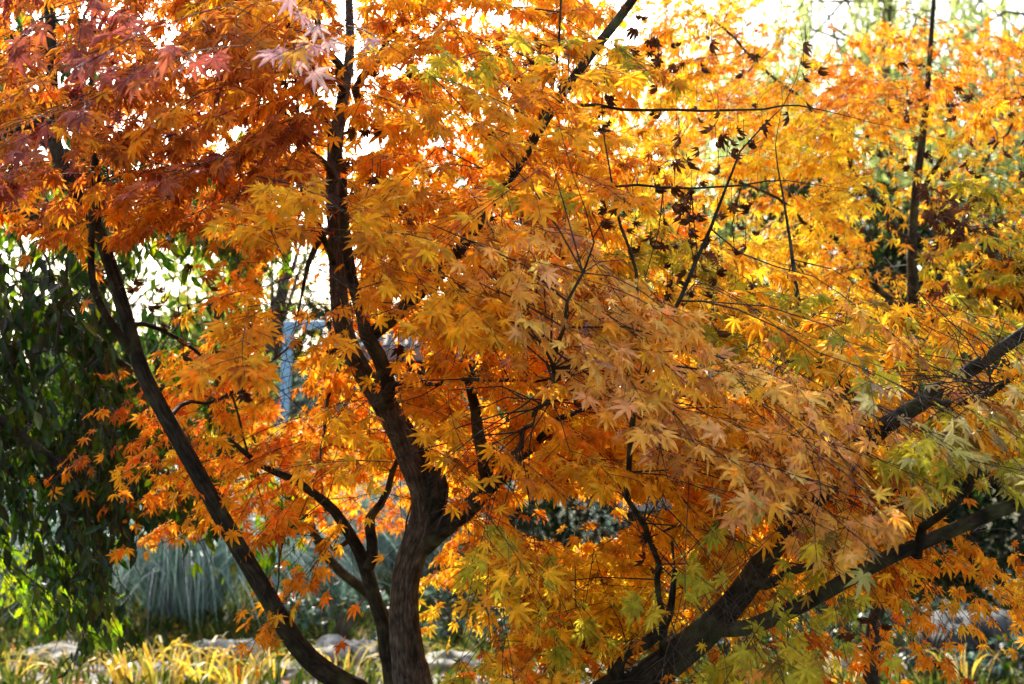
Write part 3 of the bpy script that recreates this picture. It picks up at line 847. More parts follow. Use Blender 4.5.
def yellow_clump(px, d, h, lab, n=60, wid=.016, pal='goldgrass', sp=.38):
    c = GP(px, d); c.z = ground_z(c.x, c.y)
    r = empty('yellow_grass', c, lab, 'grass clump', 'yellow autumn grass tufts')
    blades('leaf_blades', c, n, h, sp, wid, pal, r, droop=.55, rbase=.12)
    blades('dry_stalks', c, max(8, n // 4), h * 1.1, sp * .7, .007, 'straw', r, droop=.2, rbase=.1)
for i, (px, d, h, lab) in enumerate([
    (12, 8.6, .32, 'yellow grass tuft at the bottom left corner'),
    (75, 8.9, .22, 'short yellow grass tuft in front of the flat pale rock'),
    (135, 8.5, .40, 'yellow grass tuft left of the broadest golden one'),
    (168, 8.4, .48, 'tallest golden grass tuft in front of the large drooping clump'),
    (205, 8.6, .40, 'golden grass tuft with broad blades left of the leaning stem'),
    (240, 8.4, .36, 'golden grass tuft directly left of the leaning stem foot'),
    (275, 8.9, .30, 'straw yellow grass tuft crossed by the leaning stem'),
    (340, 8.8, .38, 'thin yellow grass tuft between the leaning and slender stems'),
    (405, 9.0, .42, 'thin yellow grass tuft behind the thick trunk'),
    (795, 8.7, .34, 'yellow reed tuft left of the pale rock at right'),
    (838, 8.6, .42, 'yellow reed tuft in front of the pale rock at right'),
    (960, 8.6, .40, 'yellow reed tuft right of the dark boulder foot')]):
    yellow_clump(px, d, h * .62, lab, n=20 if 120 < px < 260 else (12 if px > 600 else 15), wid=.017 if 120 < px < 260 else .012)

# low grass between everything
n = 42000
b = np.stack([RNG.uniform(-8, 8, n), RNG.uniform(7.6, 17, n), np.zeros(n)], -1)
b[:, 2] = [ground_z(p[0], p[1]) for p in b]
leaf_mesh_o = leaf_mesh('grass', T_WIL, b, RNG.normal(0, .45, (n, 3)) + [0, 0, 1], RNG.normal(0, 1, (n, 3)), RNG.uniform(.05, .17, n), pick({'midgreen': 1}, n) * np.array([1.2, 1, .9]) + RNG.random((n, 1)) ** 6 * np.array([.3, .24, .07]), RNG.uniform(0, .5, n), M['blade'], None)
tag(leaf_mesh_o, 'short green and straw grass on the ground by the path', 'grass', kind='stuff')

# ------------------------------------------------------------------ lamp post
def box(bm, x0, x1, y0, y1, z0, z1, bev=0):
    r = bmesh.ops.create_cube(bm, size=1)
    for v in r['verts']:
        v.co = Vector(((x0 + x1) / 2 + v.co.x * (x1 - x0), (y0 + y1) / 2 + v.co.y * (y1 - y0), (z0 + z1) / 2 + v.co.z * (z1 - z0)))
    if bev:
        es = list({e for v in r['verts'] for e in v.link_edges})
        bmesh.ops.bevel(bm, geom=es, offset=bev, segments=2, affect='EDGES', profile=.5)

def bm_obj(name, bm, mat, parent=None, loc=None, smooth=False):
    me = bpy.data.meshes.new(name); bm.to_mesh(me); bm.free()
    me.materials.append(mat)
    for p in me.polygons: p.use_smooth = smooth
    o = bpy.data.objects.new(name, me); col.objects.link(o)
    if parent: o.parent = parent
    if loc: o.location = loc
    return o

blue = plain_mat('blue_paint', (.22, .42, .62), (.28, .50, .70), scale=12, rough=.4, bump=.0008, spec=.5)
ld = 13.0
c = GP(283, ld)
lamp = empty('lamp_post', c, 'pale blue square lamp post with a short flat arm, in the bright gap', 'lamp post')
lz = P(285, 322, ld)[2]
lean = P(293, 322, ld)[0] - P(281, 395, ld)[0]
bm = bmesh.new(); box(bm, -.045, .045, -.045, .045, 0, lz, .008)
for v in bm.verts: v.co.x += lean * (v.co.z - lz * .6) / (lz * .4) * .5
bm_obj('pole', bm, blue, lamp)
bm = bmesh.new(); box(bm, -.11, .11, -.11, .11, 0, .02, .004); bm_obj('base_plate', bm, blue, lamp)
bm = bmesh.new(); box(bm, .02, .38, -.04, .04, lz - .055, lz + .012, .008); bm_obj('arm', bm, blue, lamp)
glass = plain_mat('lamp_glass', (.6, .62, .62), (.7, .72, .72), scale=20, rough=.3, bump=.0003)
bm = bmesh.new(); box(bm, .2, .37, -.04, .04, lz - .066, lz - .056, .002); bm_obj('lamp_lens', bm, glass, lamp)

# ------------------------------------------------------------------ pavilion
tile = plain_mat('roof_tile', (.12, .12, .125), (.24, .24, .25), scale=9, rough=.7, bump=.01)
wood = plain_mat('pink_brown_wood', (.26, .15, .13), (.38, .23, .19), scale=14, rough=.6, bump=.004)
darkw = plain_mat('dark_wood', (.04, .028, .02), (.08, .055, .04), scale=14, rough=.7, bump=.004)
pd = 20.0
xl = P(316, 350, pd)[0]; xr = xl + 3.6
eave = P(316, 356, pd)[2]
cx = (xl + xr) / 2
pav = empty('pavilion', (cx, pd + 1.3, 0), 'open garden pavilion with grey tiled roof and pinkish eaves behind the trunk', 'pavilion')
hw, hd, rh = 1.8, 1.3, .78
bm = bmesh.new()
v = [bm.verts.new(p) for p in [(-hw, -hd, eave + .12), (hw, -hd, eave + .12), (hw, hd, eave + .12), (-hw, hd, eave + .12), (-.55, 0, eave + rh), (.55, 0, eave + rh)]]
for f in [(0, 1, 5, 4), (1, 2, 5), (2, 3, 4, 5), (3, 0, 4), (3, 2, 1, 0)]: bm.faces.new([v[i] for i in f])
rf = bm_obj('roof', bm, tile, pav)
rt = Tubes()
base_w = np.array([cx, pd + 1.3, 0])
for i in range(24):
    x = -hw + (i + .5) * 2 * hw / 24
    for sgn in (-1, 1):
        k = 1.0 if abs(x) < .55 else 1 - (abs(x) - .55) / (hw - .55)
        a = np.array([x, sgn * hd, eave + .135]); b_ = np.array([x, sgn * hd * (1 - k), eave + .135 + (rh - .12) * k])
        rt.add(base_w + np.array([a, b_]), [.035, .035], 6)
for i in range(14):
    y = -hd + (i + .5) * 2 * hd / 14; k = 1 - abs(y) / hd
    for sgn in (-1, 1):
        rt.add(base_w + np.array([[sgn * hw, y, eave + .135], [sgn * (hw - (hw - .55) * k), y, eave + .135 + (rh - .12) * k]]), [.035, .035], 6)
o = rt.build('tile_ridges', tile, None); o.parent = rf; o.matrix_parent_inverse = Matrix.Translation(-Vector(base_w))
for q in [(-hw - .03, hw + .03, -hd - .05, -hd - .005), (-hw - .03, hw + .03, hd + .005, hd + .05), (-hw - .05, -hw - .005, -hd, hd), (hw + .005, hw + .05, -hd, hd)]:
    bm = bmesh.new(); box(bm, *q, eave - .06, eave + .115, .004); bm_obj('fascia', bm, wood, pav)
for sx in (-1, 1):
    for sy in (-1, 1):
        bm = bmesh.new(); box(bm, sx * 1.4 - .08, sx * 1.4 + .08, sy * .95 - .08, sy * .95 + .08, 0, eave + .1, .01); bm_obj('post', bm, darkw, pav)
for q in (-.9, .82):
    bm = bmesh.new(); box(bm, -1.3, 1.3, q, q + .08, eave - .22, eave - .06, .005); bm_obj('beam', bm, darkw, pav)
bm = bmesh.new(); box(bm, -1.3, 1.3, .6, .9, .4, .45, .005); box(bm, -1.3, -1.2, .62, .88, 0, .4); box(bm, 1.2, 1.3, .62, .88, 0, .4); bm_obj('bench', bm, darkw, pav)
bm = bmesh.new(); box(bm, -1.75, 1.75, -1.2, 1.2, -.05, .08, .01); bm_obj('plinth', bm, M['stone'], pav)

# ------------------------------------------------------------------ stone table, assumed for a pale shape
bd = 13.0
c = P(657, 503, bd)
zb_ = c[2]
bench = empty('stone_table', (c[0], c[1], 0), 'small pale grey stone table seen in a gap above the low golden leaves', 'table')
bm = bmesh.new(); box(bm, -.36, .36, -.25, .25, zb_ - .06, zb_ + .05, .012); bm_obj('table_top', bm, M['stone'], bench)
bm = bmesh.new(); bmesh.ops.create_cone(bm, cap_ends=True, segments=20, radius1=.2, radius2=.14, depth=zb_ - .06)
bmesh.ops.translate(bm, verts=bm.verts, vec=(0, 0, (zb_ - .06) / 2)); bm_obj('pedestal', bm, M['stone'], bench)

# ================================================================== GREEN TREE (left)
def green_tree():
    base = GP(-190, 5.6)
    root = empty('drooping_green_tree', base, 'tree with dark drooping oval leaves filling the left side', 'tree')
    t = Tubes(); nodes = []
    pp, rr = catmull([np.array(base) + [0, 0, -.1], P(-185, 520, 5.6), P(-150, 250, 5.7), P(-120, 50, 5.8), P(-100, -150, 5.8)], [.11, .095, .08, .06, .03], .12)
    t.add(pp, rr, 12, .1); t.build('trunk', M['bark_dark'], root)
    limbs = [[(-150, 250, 5.7, 12), (-20, 215, 5.4, 8), (100, 225, 5.2, 5), (230, 232, 5.3, 2)],
             [(-165, 380, 5.7, 12), (-40, 330, 5.2, 8), (60, 330, 5.0, 5), (170, 395, 4.9, 2)],
             [(-172, 450, 5.7, 11), (-60, 400, 4.9, 8), (40, 450, 4.7, 5), (130, 540, 4.6, 2)],
             [(-172, 470, 5.7, 10), (-30, 470, 5.8, 7), (80, 430, 6.0, 4), (200, 470, 6.1, 2)],
             [(-135, 150, 5.7, 9), (-30, 120, 5.6, 6), (60, 150, 5.5, 4), (150, 190, 5.6, 2)],
             [(-120, 50, 5.8, 9), (-30, 20, 5.8, 6), (50, 60, 5.8, 4), (110, 120, 5.9, 2)]]
    for lp in limbs:
        pts = [P(a, b, d) for a, b, d, r in lp]; rad = [r / F * d for a, b, d, r in lp]
        q, r_ = catmull(pts, rad, .08)
        tb = Tubes(); tb.add(q, r_, 7, .05); tb.build('branch', M['bark_dark'], root); nodes += list(q)
    nodes = np.array(nodes)
    tw = Tubes(); groups = {'near': Foliage(), 'lit': Foliage()}  # second group: lighter greens that paint sunlit leaf patches
    rng = RNG
    zones = [  # rect, depth, n, palette, key
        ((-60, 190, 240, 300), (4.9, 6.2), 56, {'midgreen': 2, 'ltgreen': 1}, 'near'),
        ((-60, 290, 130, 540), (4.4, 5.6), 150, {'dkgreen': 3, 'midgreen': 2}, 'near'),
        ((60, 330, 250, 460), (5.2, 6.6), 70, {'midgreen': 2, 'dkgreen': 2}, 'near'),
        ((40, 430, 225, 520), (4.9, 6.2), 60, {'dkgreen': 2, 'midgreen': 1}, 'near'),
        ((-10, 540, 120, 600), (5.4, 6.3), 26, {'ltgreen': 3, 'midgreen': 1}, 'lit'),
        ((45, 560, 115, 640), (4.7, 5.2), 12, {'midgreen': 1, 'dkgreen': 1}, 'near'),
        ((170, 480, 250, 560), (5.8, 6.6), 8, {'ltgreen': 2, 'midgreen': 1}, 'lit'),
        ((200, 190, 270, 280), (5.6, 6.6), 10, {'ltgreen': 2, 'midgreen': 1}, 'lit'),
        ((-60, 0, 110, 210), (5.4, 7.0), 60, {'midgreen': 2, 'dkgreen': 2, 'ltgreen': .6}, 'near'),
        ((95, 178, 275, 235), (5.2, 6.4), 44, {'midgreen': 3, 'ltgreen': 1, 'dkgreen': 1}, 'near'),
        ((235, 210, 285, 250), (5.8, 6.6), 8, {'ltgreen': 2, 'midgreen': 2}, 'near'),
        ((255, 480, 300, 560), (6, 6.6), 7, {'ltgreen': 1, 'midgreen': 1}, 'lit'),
    ]
    sp = []
    for (rc, dp, n, pal, key) in zones:
        for _ in range(n):
            sp.append((P(rng.uniform(rc[0], rc[2]), rng.uniform(rc[1], rc[3]), rng.uniform(*dp)), pal, key))
    sp.sort(key=lambda s: np.min(np.linalg.norm(nodes - s[0], axis=1)))
    for (c, pal, key) in sp:
        L_ = rng.uniform(.22, .5)
        dv = unit(np.array([rng.normal(.35, .4), rng.normal(-.1, .4), -rng.uniform(.5, 1.3)]))
        r0 = c - dv * L_ * .5
        i = int(np.argmin(np.linalg.norm(nodes - r0, axis=1))); q = nodes[i]
        dist = np.linalg.norm(r0 - q)
        m = (q + r0) / 2 + [0, 0, .15 * dist]
        pth = np.array([(1 - t_) ** 2 * q + 2 * t_ * (1 - t_) * m + t_ ** 2 * r0 for t_ in np.linspace(0, 1, 5)])
        e = np.array([r0 + dv * L_ * t_ + [0, 0, -.08 * t_ * t_] for t_ in np.linspace(0, 1, 5)])
        tw.add(np.vstack([pth[:-1], e]), np.linspace(.0045, .001, 9), 4, cap=False)
        nodes = np.vstack([nodes, pth[1:], e[:3]])
        nl = int(rng.integers(14, 25)); t_ = rng.random(nl)
        b = r0 + dv * L_ * t_[:, None] + rng.normal(0, .018, (nl, 3))
        ax = dv * .5 + rng.normal(0, .5, (nl, 3)) + [0, 0, -.75]
        nr = rng.normal(0, .6, (nl, 3)) + [.1, -.35, .55]
        groups[key].add(b, ax, nr, .069 * rng.uniform(.6, 1.25, nl), pick(pal, nl), rng.uniform(0, .45, nl))
    tw.build('twigs', M['twig'], root)
    openings = [(205, 270, 34, 20, .15, 0, 12), (150, 292, 18, 12, .25, 0, 12), (30, 380, 16, 12, .2, 0, 12), (95, 425, 14, 10, .3, 0, 12), (120, 370, 14, 12, .3, 0, 12), (60, 350, 12, 9, .25, 0, 12), (185, 575, 75, 42, .12, 0, 12)]
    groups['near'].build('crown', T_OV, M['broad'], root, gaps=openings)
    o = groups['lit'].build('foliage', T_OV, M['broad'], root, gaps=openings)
    o['label'] = 'yellow-green leaves coloured lighter as if sunlit at the ends of the branches'
green_tree()

# ================================================================== MAPLES
mp_base = P(420, 684, 4.2); mp_base[2] = 0
A = Maple('maple_tree', tuple(mp_base), 'many-stemmed orange maple with the thick grey-brown forked trunk, in the middle')
g0 = mp_base
A.limb([(414, 684, 4.2, 19), (410, 662, 4.2, 16.5), (406, 630, 4.2, 15.5), (405, 595, 4.2, 14.5), (411, 560, 4.2, 14.5), (419, 536, 4.2, 15), (424, 515, 4.2, 15), (422, 495, 4.2, 12.5), (413, 470, 4.2, 12),
        (400, 435, 4.2, 11.5), (380, 400, 4.2, 11), (360, 368, 4.2, 10.5), (346, 335, 4.2, 10), (340, 300, 4.2, 9), (338, 250, 4.25, 8.5), (333, 190, 4.3, 8), (336, 140, 4.35, 7.5), (344, 95, 4.4, 6), (350, 40, 4.5, 4.5), (345, -60, 4.6, 3)],
       prune=.85, name='trunk', sides=26, rough=.16, mat='bark', to_ground=[(g0 + [.02, 0, .45], .062), (g0 + [.03, 0, .12], .08), (g0 + [.03, 0, -.1], .12)], step=.025)
A.limb([(385, 405, 4.17, 8), (388, 385, 4.12, 8), (378, 355, 4.1, 8), (366, 335, 4.1, 7), (362, 315, 4.12, 6), (352, 280, 4.15, 5.5), (345, 230, 4.1, 5), (343, 180, 4.1, 4.5)], prune=.8, name='limb', sides=12, mat='bark_dark')
A.limb([(424, 528, 4.2, 12), (434, 508, 4.18, 11), (438, 488, 4.15, 10.5), (432, 470, 4.2, 9), (420, 450, 4.25, 8), (402, 420, 4.3, 7), (390, 400, 4.3, 6)], name='limb', sides=16, rough=.2, mat='bark_dark')
A.limb([(424, 545, 4.2, 11), (440, 530, 4.15, 10.5), (458, 516, 4.1, 10), (474, 503, 4.05, 9), (485, 486, 4.0, 8), (484, 460, 4.0, 7), (478, 435, 4.05, 6.5), (475, 408, 4.1, 5.5), (468, 380, 4.1, 4), (462, 340, 4.2, 3)], prune=.8, name='limb', sides=12, mat='bark_dark')
A.limb([(485, 486, 4.0, 6), (505, 468, 3.9, 4.5), (530, 445, 3.8, 4), (560, 420, 3.7, 3)], name='branch', sides=8)
A.limb([(366, 340, 4.15, 7), (392, 318, 4.1, 7), (418, 293, 4.0, 7), (450, 262, 3.9, 6.5), (472, 232, 3.85, 6), (492, 204, 3.8, 5.5), (518, 165, 3.75, 5.5), (546, 118, 3.7, 5.2), (585, 62, 3.7, 5), (632, 0, 3.7, 4.5), (680, -80, 3.7, 4)], prune=.88, name='limb', sides=12, mat='bark_dark', label='long dark limb slanting up to the right')
A.limb([(547, 116, 3.7, 2.4), (575, 112, 3.65, 1.9), (620, 108, 3.6, 1.6), (700, 110, 3.6, 1.3), (762, 108, 3.6, 1.1), (800, 104, 3.6, .8)], name='branch', sides=8)
A.limb([(530, 148, 3.72, 3), (548, 100, 3.6, 1.6), (560, 50, 3.5, 1.3), (562, -20, 3.5, 1)], name='branch', sides=6)
A.limb([(478, 222, 3.85, 2.6), (540, 205, 3.7, 1.7), (610, 186, 3.6, 1.4), (690, 187, 3.6, 1.2), (765, 182, 3.6, .8)], name='branch', sides=6)
A.limb([(338, 160, 4.3, 5), (322, 120, 4.2, 4), (305, 70, 4.1, 3.2), (280, 20, 4.0, 2.5), (262, -30, 4, 2)], name='branch', sides=8)
A.limb([(342, 110, 4.4, 5), (362, 75, 4.2, 4), (388, 42, 4.1, 3), (420, 0, 4.0, 2)], name='branch', sides=8)
A.limb([(336, 180, 4.3, 4), (312, 150, 4.1, 3), (285, 110, 3.9, 2.2), (262, 60, 3.8, 1.5)], name='branch', sides=7)
A.limb([(340, 92, 4.4, 4), (335, 60, 4.2, 4), (318, 20, 4.0, 3), (300, -40, 3.9, 2)], name='branch', sides=8)
A.limb([(334, 230, 4.25, 4), (318, 250, 4.1, 3.4), (300, 300, 4.0, 1), ], name='branch', sides=6)
A.limb([(333, 265, 4.2, 3.5), (318, 230, 4.1, 3), (303, 190, 4.1, 2.4), (300, 130, 4.1, 2), (296, 60, 4.1, 1.5)], name='branch', sides=7)
A.limb([(385, 398, 4.15, 4), (400, 385, 4.0, 2.6), (450, 383, 3.8, 2), (510, 381, 3.7, 1.8), (552, 377, 3.6, 1.3)], name='branch', sides=7)
A.limb([(350, 352, 4.1, 3), (340, 370, 3.95, 2.2), (330, 400, 3.9, 1.9), (321, 430, 3.85, 1.6)], name='branch', sides=6)
A.limb([(484, 470, 4.0, 3), (520, 440, 3.6, 2.5), (545, 400, 3.2, 2.5), (560, 350, 2.9, 2.2), (570, 300, 2.8, 1.8)], name='branch', sides=7)
# slender stem
A.limb([(392, 684, 4.3, 9), (387, 655, 4.3, 8.2), (383, 625, 4.3, 7.5), (372, 590, 4.3, 7.2), (364, 562, 4.3, 7), (352, 538, 4.25, 6), (335, 512, 4.2, 5), (316, 495, 4.15, 4.3), (290, 478, 4.1, 4), (262, 466, 4.05, 3), (230, 440, 4.0, 2)],
       name='slender_stem', sides=12, rough=.1, mat='bark_dark', to_ground=[(g0 + [-.07, .08, .4], .03), (g0 + [-.03, .08, -.1], .05)], label='slender dark stem beside the thick trunk')
A.limb([(366, 566, 4.3, 6), (370, 540, 4.3, 5.5), (376, 518, 4.32, 5), (384, 498, 4.35, 4), (390, 470, 4.4, 3)], name='branch', sides=8)
A.limb([(388, 655, 4.3, 5), (397, 640, 4.32, 4), (395, 610, 4.36, 3), (400, 560, 4.4, 2)], name='branch', sides=7)
A.limb([(352, 538, 4.25, 3), (330, 545, 4.1, 1.7), (300, 520, 4.0, 1.3), (280, 560, 3.9, 1)], name='branch', sides=6)
# leaning left stem
A.limb([(372, 702, 4.05, 12), (345, 684, 4.0, 11), (320, 668, 3.95, 10.5), (297, 645, 3.9, 10), (268, 597, 3.9, 9), (240, 550, 3.85, 8.6), (205, 487, 3.8, 8.4), (170, 425, 3.8, 8.4), (142, 372, 3.8, 8), (126, 318, 3.8, 7.4), (112, 270, 3.8, 6.8), (97, 226, 3.8, 6)],
       name='leaning_stem', sides=18, rough=.1, mat='bark_dark', to_ground=[(g0 + [.0, -.05, .55], .05), (g0 + [.04, -.04, -.1], .08)], label='dark stem leaning far to the left', step=.04)
A.limb([(98, 230, 3.8, 5), (92, 200, 3.75, 3.6), (94, 150, 3.7, 2.6), (94, 90, 3.6, 2.2), (98, 20, 3.6, 1.8)], name='branch', sides=8)
A.limb([(97, 226, 3.8, 5), (70, 180, 3.9, 6.5), (54, 140, 4.0, 6.5), (52, 80, 4.0, 6), (50, 20, 4.0, 5), (48, -50, 4.0, 4)], name='branch', sides=10)
A.limb([(134, 356, 3.8, 5), (112, 325, 3.75, 4.2), (96, 295, 3.7, 4), (91, 262, 3.7, 3.6), (92, 225, 3.7, 3)], name='branch', sides=9)
A.limb([(54, 105, 4.0, 5), (30, 122, 3.9, 4.5), (-10, 142, 3.8, 4)], name='branch', sides=8)
A.limb([(125, 320, 3.8, 3), (160, 330, 3.9, 2), (190, 352, 4.0, 1.7), (222, 380, 4.1, 1.4), (245, 440, 4.1, 1.2)], name='branch', sides=6)
A.limb([(168, 420, 3.8, 3), (190, 400, 4, 2), (230, 395, 4.2, 1.7), (260, 370, 4.3, 1.2)], name='branch', sides=6)

# foliage: red and rust at upper left
A.zone('rust', (-60, -60, 320, 212), (3.3, 4.6), 160, {'rust': 5, 'orange': 1, 'red': .9}, L=(.2, .36))
A.zone('rust', (30, -30, 300, 130), (2.9, 3.4), 26, {'rust': 3, 'orange': 1}, hint=(-.5, -.6, 0))
A.zone('red', (-10, -10, 180, 100), (2.35, 2.7), 11, {'red': 3, 'rust': 1}, hint=(-.3, -.9, 0), leaves=(10, 18), face=.8)
A.zone('red', (160, 150, 230, 215), (2.9, 3.1), 3, {'red': 2, 'rust': 1}, leaves=(10, 16), face=.8)
A.zone('red', (-40, 90, 20, 130), (2.5, 2.7), 3, {'red': 2, 'pink': 1}, leaves=(8, 14), face=.8)
A.zone('pink', (305, -5, 400, 25), (2.5, 2.7), 6, {'pink': 3, 'peach': 1}, size=.052, hint=(.2, -1, 0), leaves=(7, 11), face=1.0)
A.zone('rust', (80, 170, 245, 228), (3.3, 4.2), 18, {'orange': 1, 'rust': 2})
A.zone('main', (215, 250, 300, 300), (3.4, 4.2), 8, {'orange': 1, 'amber': 1})
A.zone('rust', (20, 250, 130, 330), (3.4, 3.8), 5, {'rust': 1, 'flame': 1}, leaves=(7, 13))
# orange body
A.zone('main', (210, -70, 600, 150), (3.4, 5.2), 190, {'orange': 3, 'amber': 2, 'rust': .4})
A.zone('main', (240, 140, 600, 330), (3.5, 5.2), 175, {'orange': 3, 'amber': 1.6, 'rust': .4})
A.zone('main', (330, 300, 620, 470), (3.6, 5.2), 135, {'orange': 3, 'amber': 2})
A.zone('gold', (240, 170, 520, 330), (2.7, 3.3), 48, {'orange': 2, 'amber': 2}, hint=(.3, -.8, 0), face=.7)
A.zone('gold', (390, 20, 620, 180), (2.8, 3.4), 26, {'amber': 2, 'orange': 2, 'olive': .5}, hint=(.4, -.6, 0), face=.7)
A.zone('gold', (330, 380, 470, 500), (3.0, 3.6), 14, {'amber': 2, 'peach': 1}, hint=(-.2, -1, 0), face=.7, leaves=(12, 20))
# sprays near the camera tinted peach for sky sheen, slanting down to the right
band = lambda x, y: abs((y - 245) - (x - 480) * .62) < 62 + (x - 480) * .05
A.zone('peach', (480, 170, 860, 540), (2.75, 3.2), 205, {'peach': 5, 'amber': 1, 'pink': .07}, hint=(.9, -.5, -.1), face=.75, poly=band, leaves=(13, 22), L=(.18, .3), size=.047)
A.zone('peach', (500, 240, 640, 330), (2.75, 3.1), 10, {'peach': 4, 'amber': 1}, hint=(.9, -.5, -.1), face=.75, leaves=(12, 20))
A.zone('main', (520, 380, 780, 490), (3.0, 4.6), 74, {'orange': 2, 'amber': 3}, hint=(.4, -.4, 0))
# red-orange low at the left
A.zone('flame', (150, 330, 330, 520), (3.9, 5.0), 70, {'flame': 3, 'orange': 1, 'amber': 1.5}, size=.045, leaves=(16, 28))
A.zone('flame', (60, 370, 180, 500), (4.0, 4.8), 11, {'flame': 1, 'rust': 1}, size=.045, leaves=(9, 16))
A.zone('flame', (250, 500, 345, 610), (3.7, 4.3), 13, {'orange': 2, 'flame': 2, 'amber': 1}, leaves=(12, 20), droop=.9)
A.zone('flame', (250, 590, 275, 655), (3.6, 3.8), 2, {'orange': 2}, leaves=(4, 8), droop=.9)
# olive leaves hanging at lower centre
A.zone('olive', (445, 500, 550, 690), (2.9, 3.5), 22, {'olive': 1, 'lime': 1.2, 'amber': 2.2}, hint=(.2, -1, 0), droop=.8, face=.8, leaves=(12, 20))
A.zone('olive', (590, 230, 770, 335), (3.6, 4.6), 40, {'olive': 3, 'amber': 2, 'green': .4}, hint=(.6, -.4, 0))
A.zone('main', (440, 470, 700, 540), (3.6, 4.8), 40, {'orange': 2, 'amber': 2})
A.dried([(643, 32, 3.6, 6, .03), (738, 140, 3.5, 7, .035), (676, 190, 3.6, 12, .05), (664, 215, 3.6, 8, .05), (600, 110, 3.7, 5, .03), (150, 305, 3.9, 9, .06), (180, 330, 3.9, 7, .05), (275, 75, 3.9, 5, .03),
         (560, 400, 3.6, 4, .04), (450, 300, 3.8, 5, .05), (800, 70, 3.6, 4, .03), (700, 260, 3.8, 14, .09), (720, 285, 3.9, 8, .07), (330, 350, 3.9, 3, .03), (262, 325, 3.9, 4, .03)])
A.dried([(random.uniform(400, 760), random.uniform(30, 330), random.uniform(3.5, 4.2), random.randint(2, 5), random.uniform(.02, .06)) for _ in range(34)])
A.dried([(random.uniform(200, 420), random.uniform(30, 420), random.uniform(3.5, 4.1), random.randint(1, 4), random.uniform(.02, .05)) for _ in range(14)])
A.build({'rust': 'rust red leaves at the upper left', 'red': 'crimson leaves tinged pink nearest the camera', 'pink': 'leaves at the top coloured pale lilac pink for sky sheen', 'gold': 'golden leaves in front of the trunk',
         'peach': 'leaves coloured pale peach for sky sheen, slanting down to the right', 'flame': 'fiery red-orange leaves low on the left', 'olive': 'olive and yellow-green leaves'})

# right hand maple
bD = P(560, 684, 3.7); bD[2] = 0
D = Maple('maple_tree', tuple(bD), 'maple whose dark limbs lean far to the right, at lower right')
D.limb([(600, 712, 3.65, 19), (640, 684, 3.6, 17.5), (672, 660, 3.6, 16.5), (702, 634, 3.58, 16), (728, 608, 3.55, 14), (750, 580, 3.55, 12.5), (772, 548, 3.55, 12), (798, 514, 3.55, 11), (826, 483, 3.55, 12), (856, 452, 3.55, 10.5), (888, 424, 3.5, 9), (930, 398, 3.5, 7.5), (1000, 350, 3.4, 6.5), (1070, 300, 3.4, 6)],
       name='trunk', sides=24, rough=.17, mat='bark_dark', to_ground=[(bD + [.04, 0, .45], .075), (bD + [0, 0, .1], .095), (bD + [0, 0, -.1], .13)], step=.03, prune=.93)
D.limb([(715, 628, 3.57, 8.5), (745, 628, 3.5, 8), (782, 614, 3.45, 8.5), (815, 598, 3.4, 7.5), (850, 578, 3.35, 8), (890, 557, 3.3, 7.5), (930, 540, 3.3, 6.5), (980, 518, 3.3, 7), (1035, 496, 3.3, 6), (1100, 470, 3.3, 6)], name='limb', sides=16, mat='bark_dark', prune=.85)
D.limb([(612, 705, 3.65, 10), (614, 682, 3.6, 9), (618, 660, 3.55, 8), (628, 650, 3.55, 7), (648, 642, 3.5, 6.5), (664, 625, 3.5, 5), (671, 606, 3.5, 4), (675, 570, 3.5, 2.5)], name='branch', sides=10)
D.limb([(910, 550, 3.3, 6), (925, 525, 3.25, 5), (945, 505, 3.2, 4), (965, 488, 3.2, 3.5), (985, 465, 3.2, 3), (1030, 440, 3.2, 2)], name='branch', sides=8)
D.limb([(760, 566, 3.55, 7), (785, 572, 3.5, 5), (815, 565, 3.4, 4), (850, 540, 3.4, 3)], name='branch', sides=8)
D.limb([(870, 440, 3.5, 5), (862, 410, 3.6, 3.6), (840, 380, 3.7, 3.6), (812, 345, 3.8, 3.4), (798, 300, 3.9, 2.6), (790, 240, 4.0, 1.6), (782, 190, 4.0, 1)], name='branch', sides=9)
D.limb([(665, 660, 3.58, 4), (652, 560, 3.4, 3.2), (626, 495, 3.2, 2.8), (629, 440, 3.1, 3), (640, 398, 3.05, 3), (652, 364, 3.0, 3), (680, 300, 3.0, 2.3), (709, 228, 3.0, 1.8), (740, 150, 3.0, 1)], name='branch', sides=8, label='thin upright branch forking into a V')
D.limb([(653, 362, 3.0, 2.2), (646, 330, 3.0, 1.9), (634, 275, 3.0, 1.7), (622, 228, 3.0, 1.5), (608, 170, 3.0, 1)], name='branch', sides=6)
D.limb([(930, 398, 3.5, 5), (960, 400, 3.3, 4), (1000, 380, 3.1, 3), (1040, 372, 3, 2)], name='branch', sides=8)
D.zone('main', (620, 380, 900, 560), (3.3, 4.8), 100, {'orange': 1, 'amber': 4, 'yellow': 1})
D.zone('main', (540, 530, 800, 610), (3.8, 5.4), 80, {'yellow': 4, 'amber': .6})
D.zone('main', (440, 545, 640, 620), (3.9, 5.4), 60, {'yellow': 4, 'amber': .8})
D.zone('main', (500, 600, 690, 690), (3.4, 4.4), 44, {'orange': 2, 'amber': 1, 'olive': 1, 'flame': .5})
D.zone('main', (780, 440, 920, 560), (3.6, 4.6), 40, {'amber': 2, 'orange': 2, 'yellow': 1})
D.zone('lime', (665, 530, 800, 690), (2.75, 3.2), 22, {'lime': 2, 'olive': 2, 'green': 1}, hint=(0, -1, 0), droop=.7, face=.8, leaves=(11, 18))
D.zone('lime', (770, 520, 860, 600), (2.7, 3.1), 9, {'lime': 2, 'olive': 2}, hint=(0, -1, 0), droop=.7, face=.8, leaves=(11, 18))
